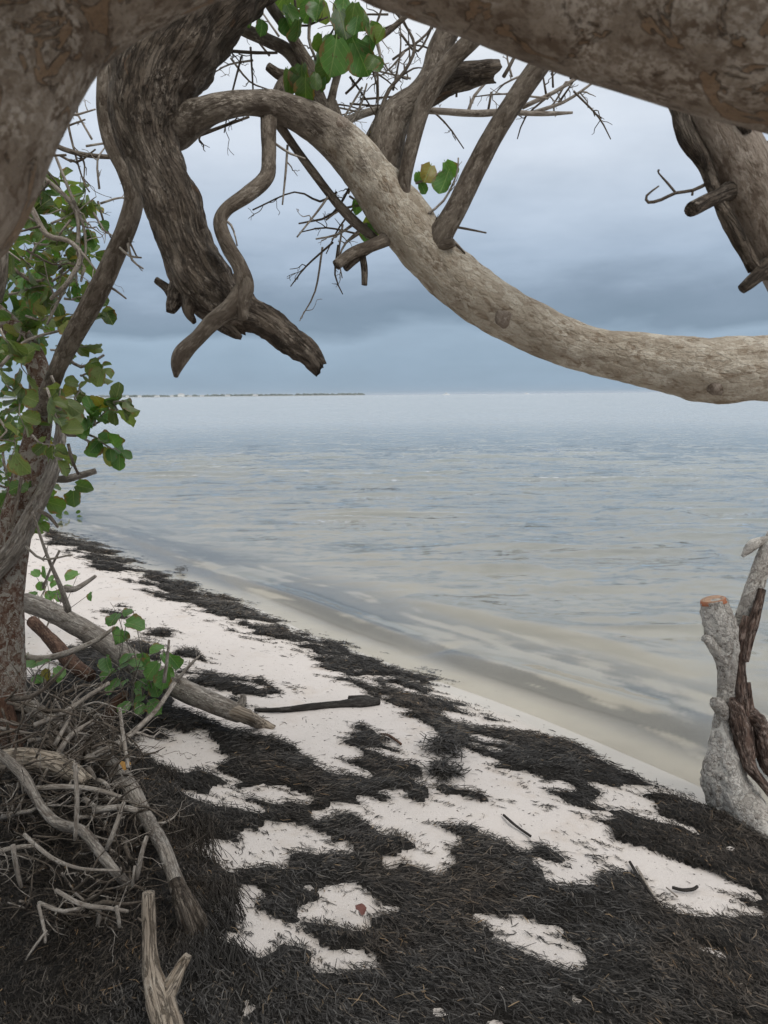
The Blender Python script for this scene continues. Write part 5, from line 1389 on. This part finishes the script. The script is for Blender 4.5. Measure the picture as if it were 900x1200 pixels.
x0, x1 = fpx(-120), fpx(425)
Xs = np.linspace(x0, x1, 220)
rows = [(-60, -2.0), (0, 0.6), (40, 1.6), (260, 2.0), (320, -2.0)]
Xg = np.repeat(Xs[None], len(rows), 0)
Yg = np.array([[FD + r_[0]] for r_ in rows]) + 18 * fbm2(Xs / 120, Xs * 0, 3, 71)[None] * np.ones((len(rows), 1))
Zg_ = np.array([[r_[1]] for r_ in rows]) + 0 * Xg
tag(link('far_shore', grid_mesh('far_shore', Xg, Yg, Zg_), M['far_land']), 'low far shore on the horizon', kind='structure')
V, Fc = [], []
rng = np.random.RandomState(5)
b = MB()
for k in range(560):
    u = rng.rand()
    xx = x0 + (x1 - x0) * u
    hgt = rng.uniform(4, 9) * (1.0 if u > 0.5 else 1.1)
    yy = FD + rng.uniform(30, 220)
    rw = rng.uniform(5, 11)
    ring = []
    for lv, (zr, rr2) in enumerate(((0.05, 0.75), (0.35, 1.0), (0.7, 0.85), (0.95, 0.4))):
        for j in range(7):
            a_ = 2 * math.pi * j / 7 + rng.rand() * 0.3
            q_ = rr2 * rw * rng.uniform(0.75, 1.15)
            ring.append((xx + math.cos(a_) * q_, yy + math.sin(a_) * q_, 1.0 + hgt * zr * rng.uniform(0.9, 1.1)))
    ring.append((xx, yy, 1.0 + hgt))
    f = []
    for lv in range(3):
        for j in range(7):
            f.append((lv * 7 + j, lv * 7 + (j + 1) % 7, lv * 7 + 7 + (j + 1) % 7, lv * 7 + 7 + j))
    for j in range(7): f.append((21 + j, 21 + (j + 1) % 7, 28))
    b.add(np.array(ring), f)
o = b.build('far_woods', M['wood_far'], None, False)
tag(o, 'low line of trees along the far shore on the horizon', 'woods', kind='stuff')
# houses along it
rng = random.Random(3)


def house(px_, wd, ht, lab, dy):
    hx = fpx(px_, FD)
    h_ = thing('shore_house', lab, 'house', (hx, FD + dy, 1.4), 'white houses along the far shore')
    b = MB()
    b.add([(-wd, -5, 0), (wd, -5, 0), (wd, 5, 0), (-wd, 5, 0), (-wd, -5, ht), (wd, -5, ht), (wd, 5, ht), (-wd, 5, ht)], [(0, 1, 5, 4), (1, 2, 6, 5), (2, 3, 7, 6), (3, 0, 4, 7), (4, 5, 6, 7)])
    link('wall', b.mesh('wall', smooth=False), M['white'], h_)
    b = MB()
    e = 0.8
    b.add([(-wd - e, -5 - e, ht), (wd + e, -5 - e, ht), (wd + e, 5 + e, ht), (-wd - e, 5 + e, ht), (-wd * 0.6, 0, ht * 1.55), (wd * 0.6, 0, ht * 1.55)], [(0, 1, 5, 4), (1, 2, 5), (2, 3, 4, 5), (3, 0, 4), (3, 2, 1, 0)])
    link('roof', b.mesh('roof', smooth=False), M['roof'], h_)


for px_ in (96, 118, 152, 166, 186, 203, 214, 224, 239, 268, 300):
    big = px_ == 214
    house(px_, rng.uniform(9, 15) if big else rng.uniform(5, 10), 8.0 if big else rng.uniform(3.0, 4.8), 'taller white house on the far shore at the horizon' if big else 'low white house on the far shore at the horizon', rng.uniform(2, 18))


def boat(px_, d, ln, lab, tower):
    p = at(px_, 461.5, d)
    bt = thing('motor_boat', lab, 'boat', (float(p[0]), float(p[1]), 0.0))
    b = MB()
    st_ = [(-0.5, 0.8, 0.0), (-0.2, 1.0, 0.0), (0.2, 0.9, 0.05), (0.42, 0.45, 0.18), (0.5, 0.05, 0.3)]
    V, f = [], []
    for u, wv, up in st_:
        V += [(u * ln, -wv * ln * 0.14, ln * 0.16 + up * ln * 0.2), (u * ln, -wv * ln * 0.10, -0.3), (u * ln, wv * ln * 0.10, -0.3), (u * ln, wv * ln * 0.14, ln * 0.16 + up * ln * 0.2)]
    for i in range(4):
        for j in range(3): f.append((4 * i + j, 4 * i + j + 1, 4 * i + 5 + j, 4 * i + 4 + j))
        f.append((4 * i + 3, 4 * i, 4 * i + 4, 4 * i + 7))
    f += [(0, 3, 2, 1), (16, 17, 18, 19)]
    b.add(V, f)
    link('hull', b.mesh('hull', smooth=False), M['gel'], bt)
    b = MB()

    def bx(x0_, x1_, y_, z0_, z1_, sl=0.0):
        b.add([(x0_, -y_, z0_), (x1_, -y_, z0_), (x1_, y_, z0_), (x0_, y_, z0_), (x0_, -y_, z1_), (x1_ - sl, -y_, z1_), (x1_ - sl, y_, z1_), (x0_, y_, z1_)], [(0, 1, 5, 4), (1, 2, 6, 5), (2, 3, 7, 6), (3, 0, 4, 7), (4, 5, 6, 7), (3, 2, 1, 0)])
    bx(-0.2 * ln, 0.2 * ln, ln * 0.09, ln * 0.17, ln * 0.32, ln * 0.06)
    link('cabin', b.mesh('cabin', smooth=False), M['gel'], bt)
    b = MB()
    bx(-0.15 * ln, 0.13 * ln, ln * 0.092, ln * 0.23, ln * 0.29)
    link('window', b.mesh('window', smooth=False), M['glass'], bt)
    if tower:
        b = MB()
        bx(-0.12 * ln, 0.06 * ln, ln * 0.07, ln * 0.44, ln * 0.47)
        for sx in (-0.1, 0.04):
            for sy in (-1, 1): b.tube([np.array([sx * ln, sy * ln * 0.06, ln * 0.32, ln * 0.008]), np.array([sx * ln, sy * ln * 0.06, ln * 0.45, ln * 0.008])], seg=5, step=5)
        link('canopy', b.mesh('canopy', smooth=False), M['gel'], bt)


boat(523, 1200, 10.0, 'white motor boat with a raised canopy on the horizon, left of the two', True)
boat(617, 1500, 8.5, 'smaller white motor boat on the horizon under the pale limb', False)
hm, ht = newmat('sea haze')
pv = ht.n('ShaderNodeVolumePrincipled', {'Color': (0.86, 0.92, 1.0, 1), 'Density': HAZE})
ht.n('ShaderNodeOutputMaterial', {1: pv.outputs[0]})
b = MB()
hx, hy0, hy1, hz0, hz1 = 7600, -700, 9600, -12, 16
b.add([(-hx, hy0, hz0), (hx, hy0, hz0), (hx, hy1, hz0), (-hx, hy1, hz0), (-hx, hy0, hz1), (hx, hy0, hz1), (hx, hy1, hz1), (-hx, hy1, hz1)], [(0, 3, 2, 1), (4, 5, 6, 7), (0, 1, 5, 4), (1, 2, 6, 5), (2, 3, 7, 6), (3, 0, 4, 7)])
tag(link('haze', b.mesh('haze', smooth=False), hm), 'pale blue haze over the sea', kind='stuff')
print('objects', len(bpy.data.objects), 'tris', sum(len(o.data.polygons) * 2 for o in bpy.data.objects if o.type == 'MESH'))
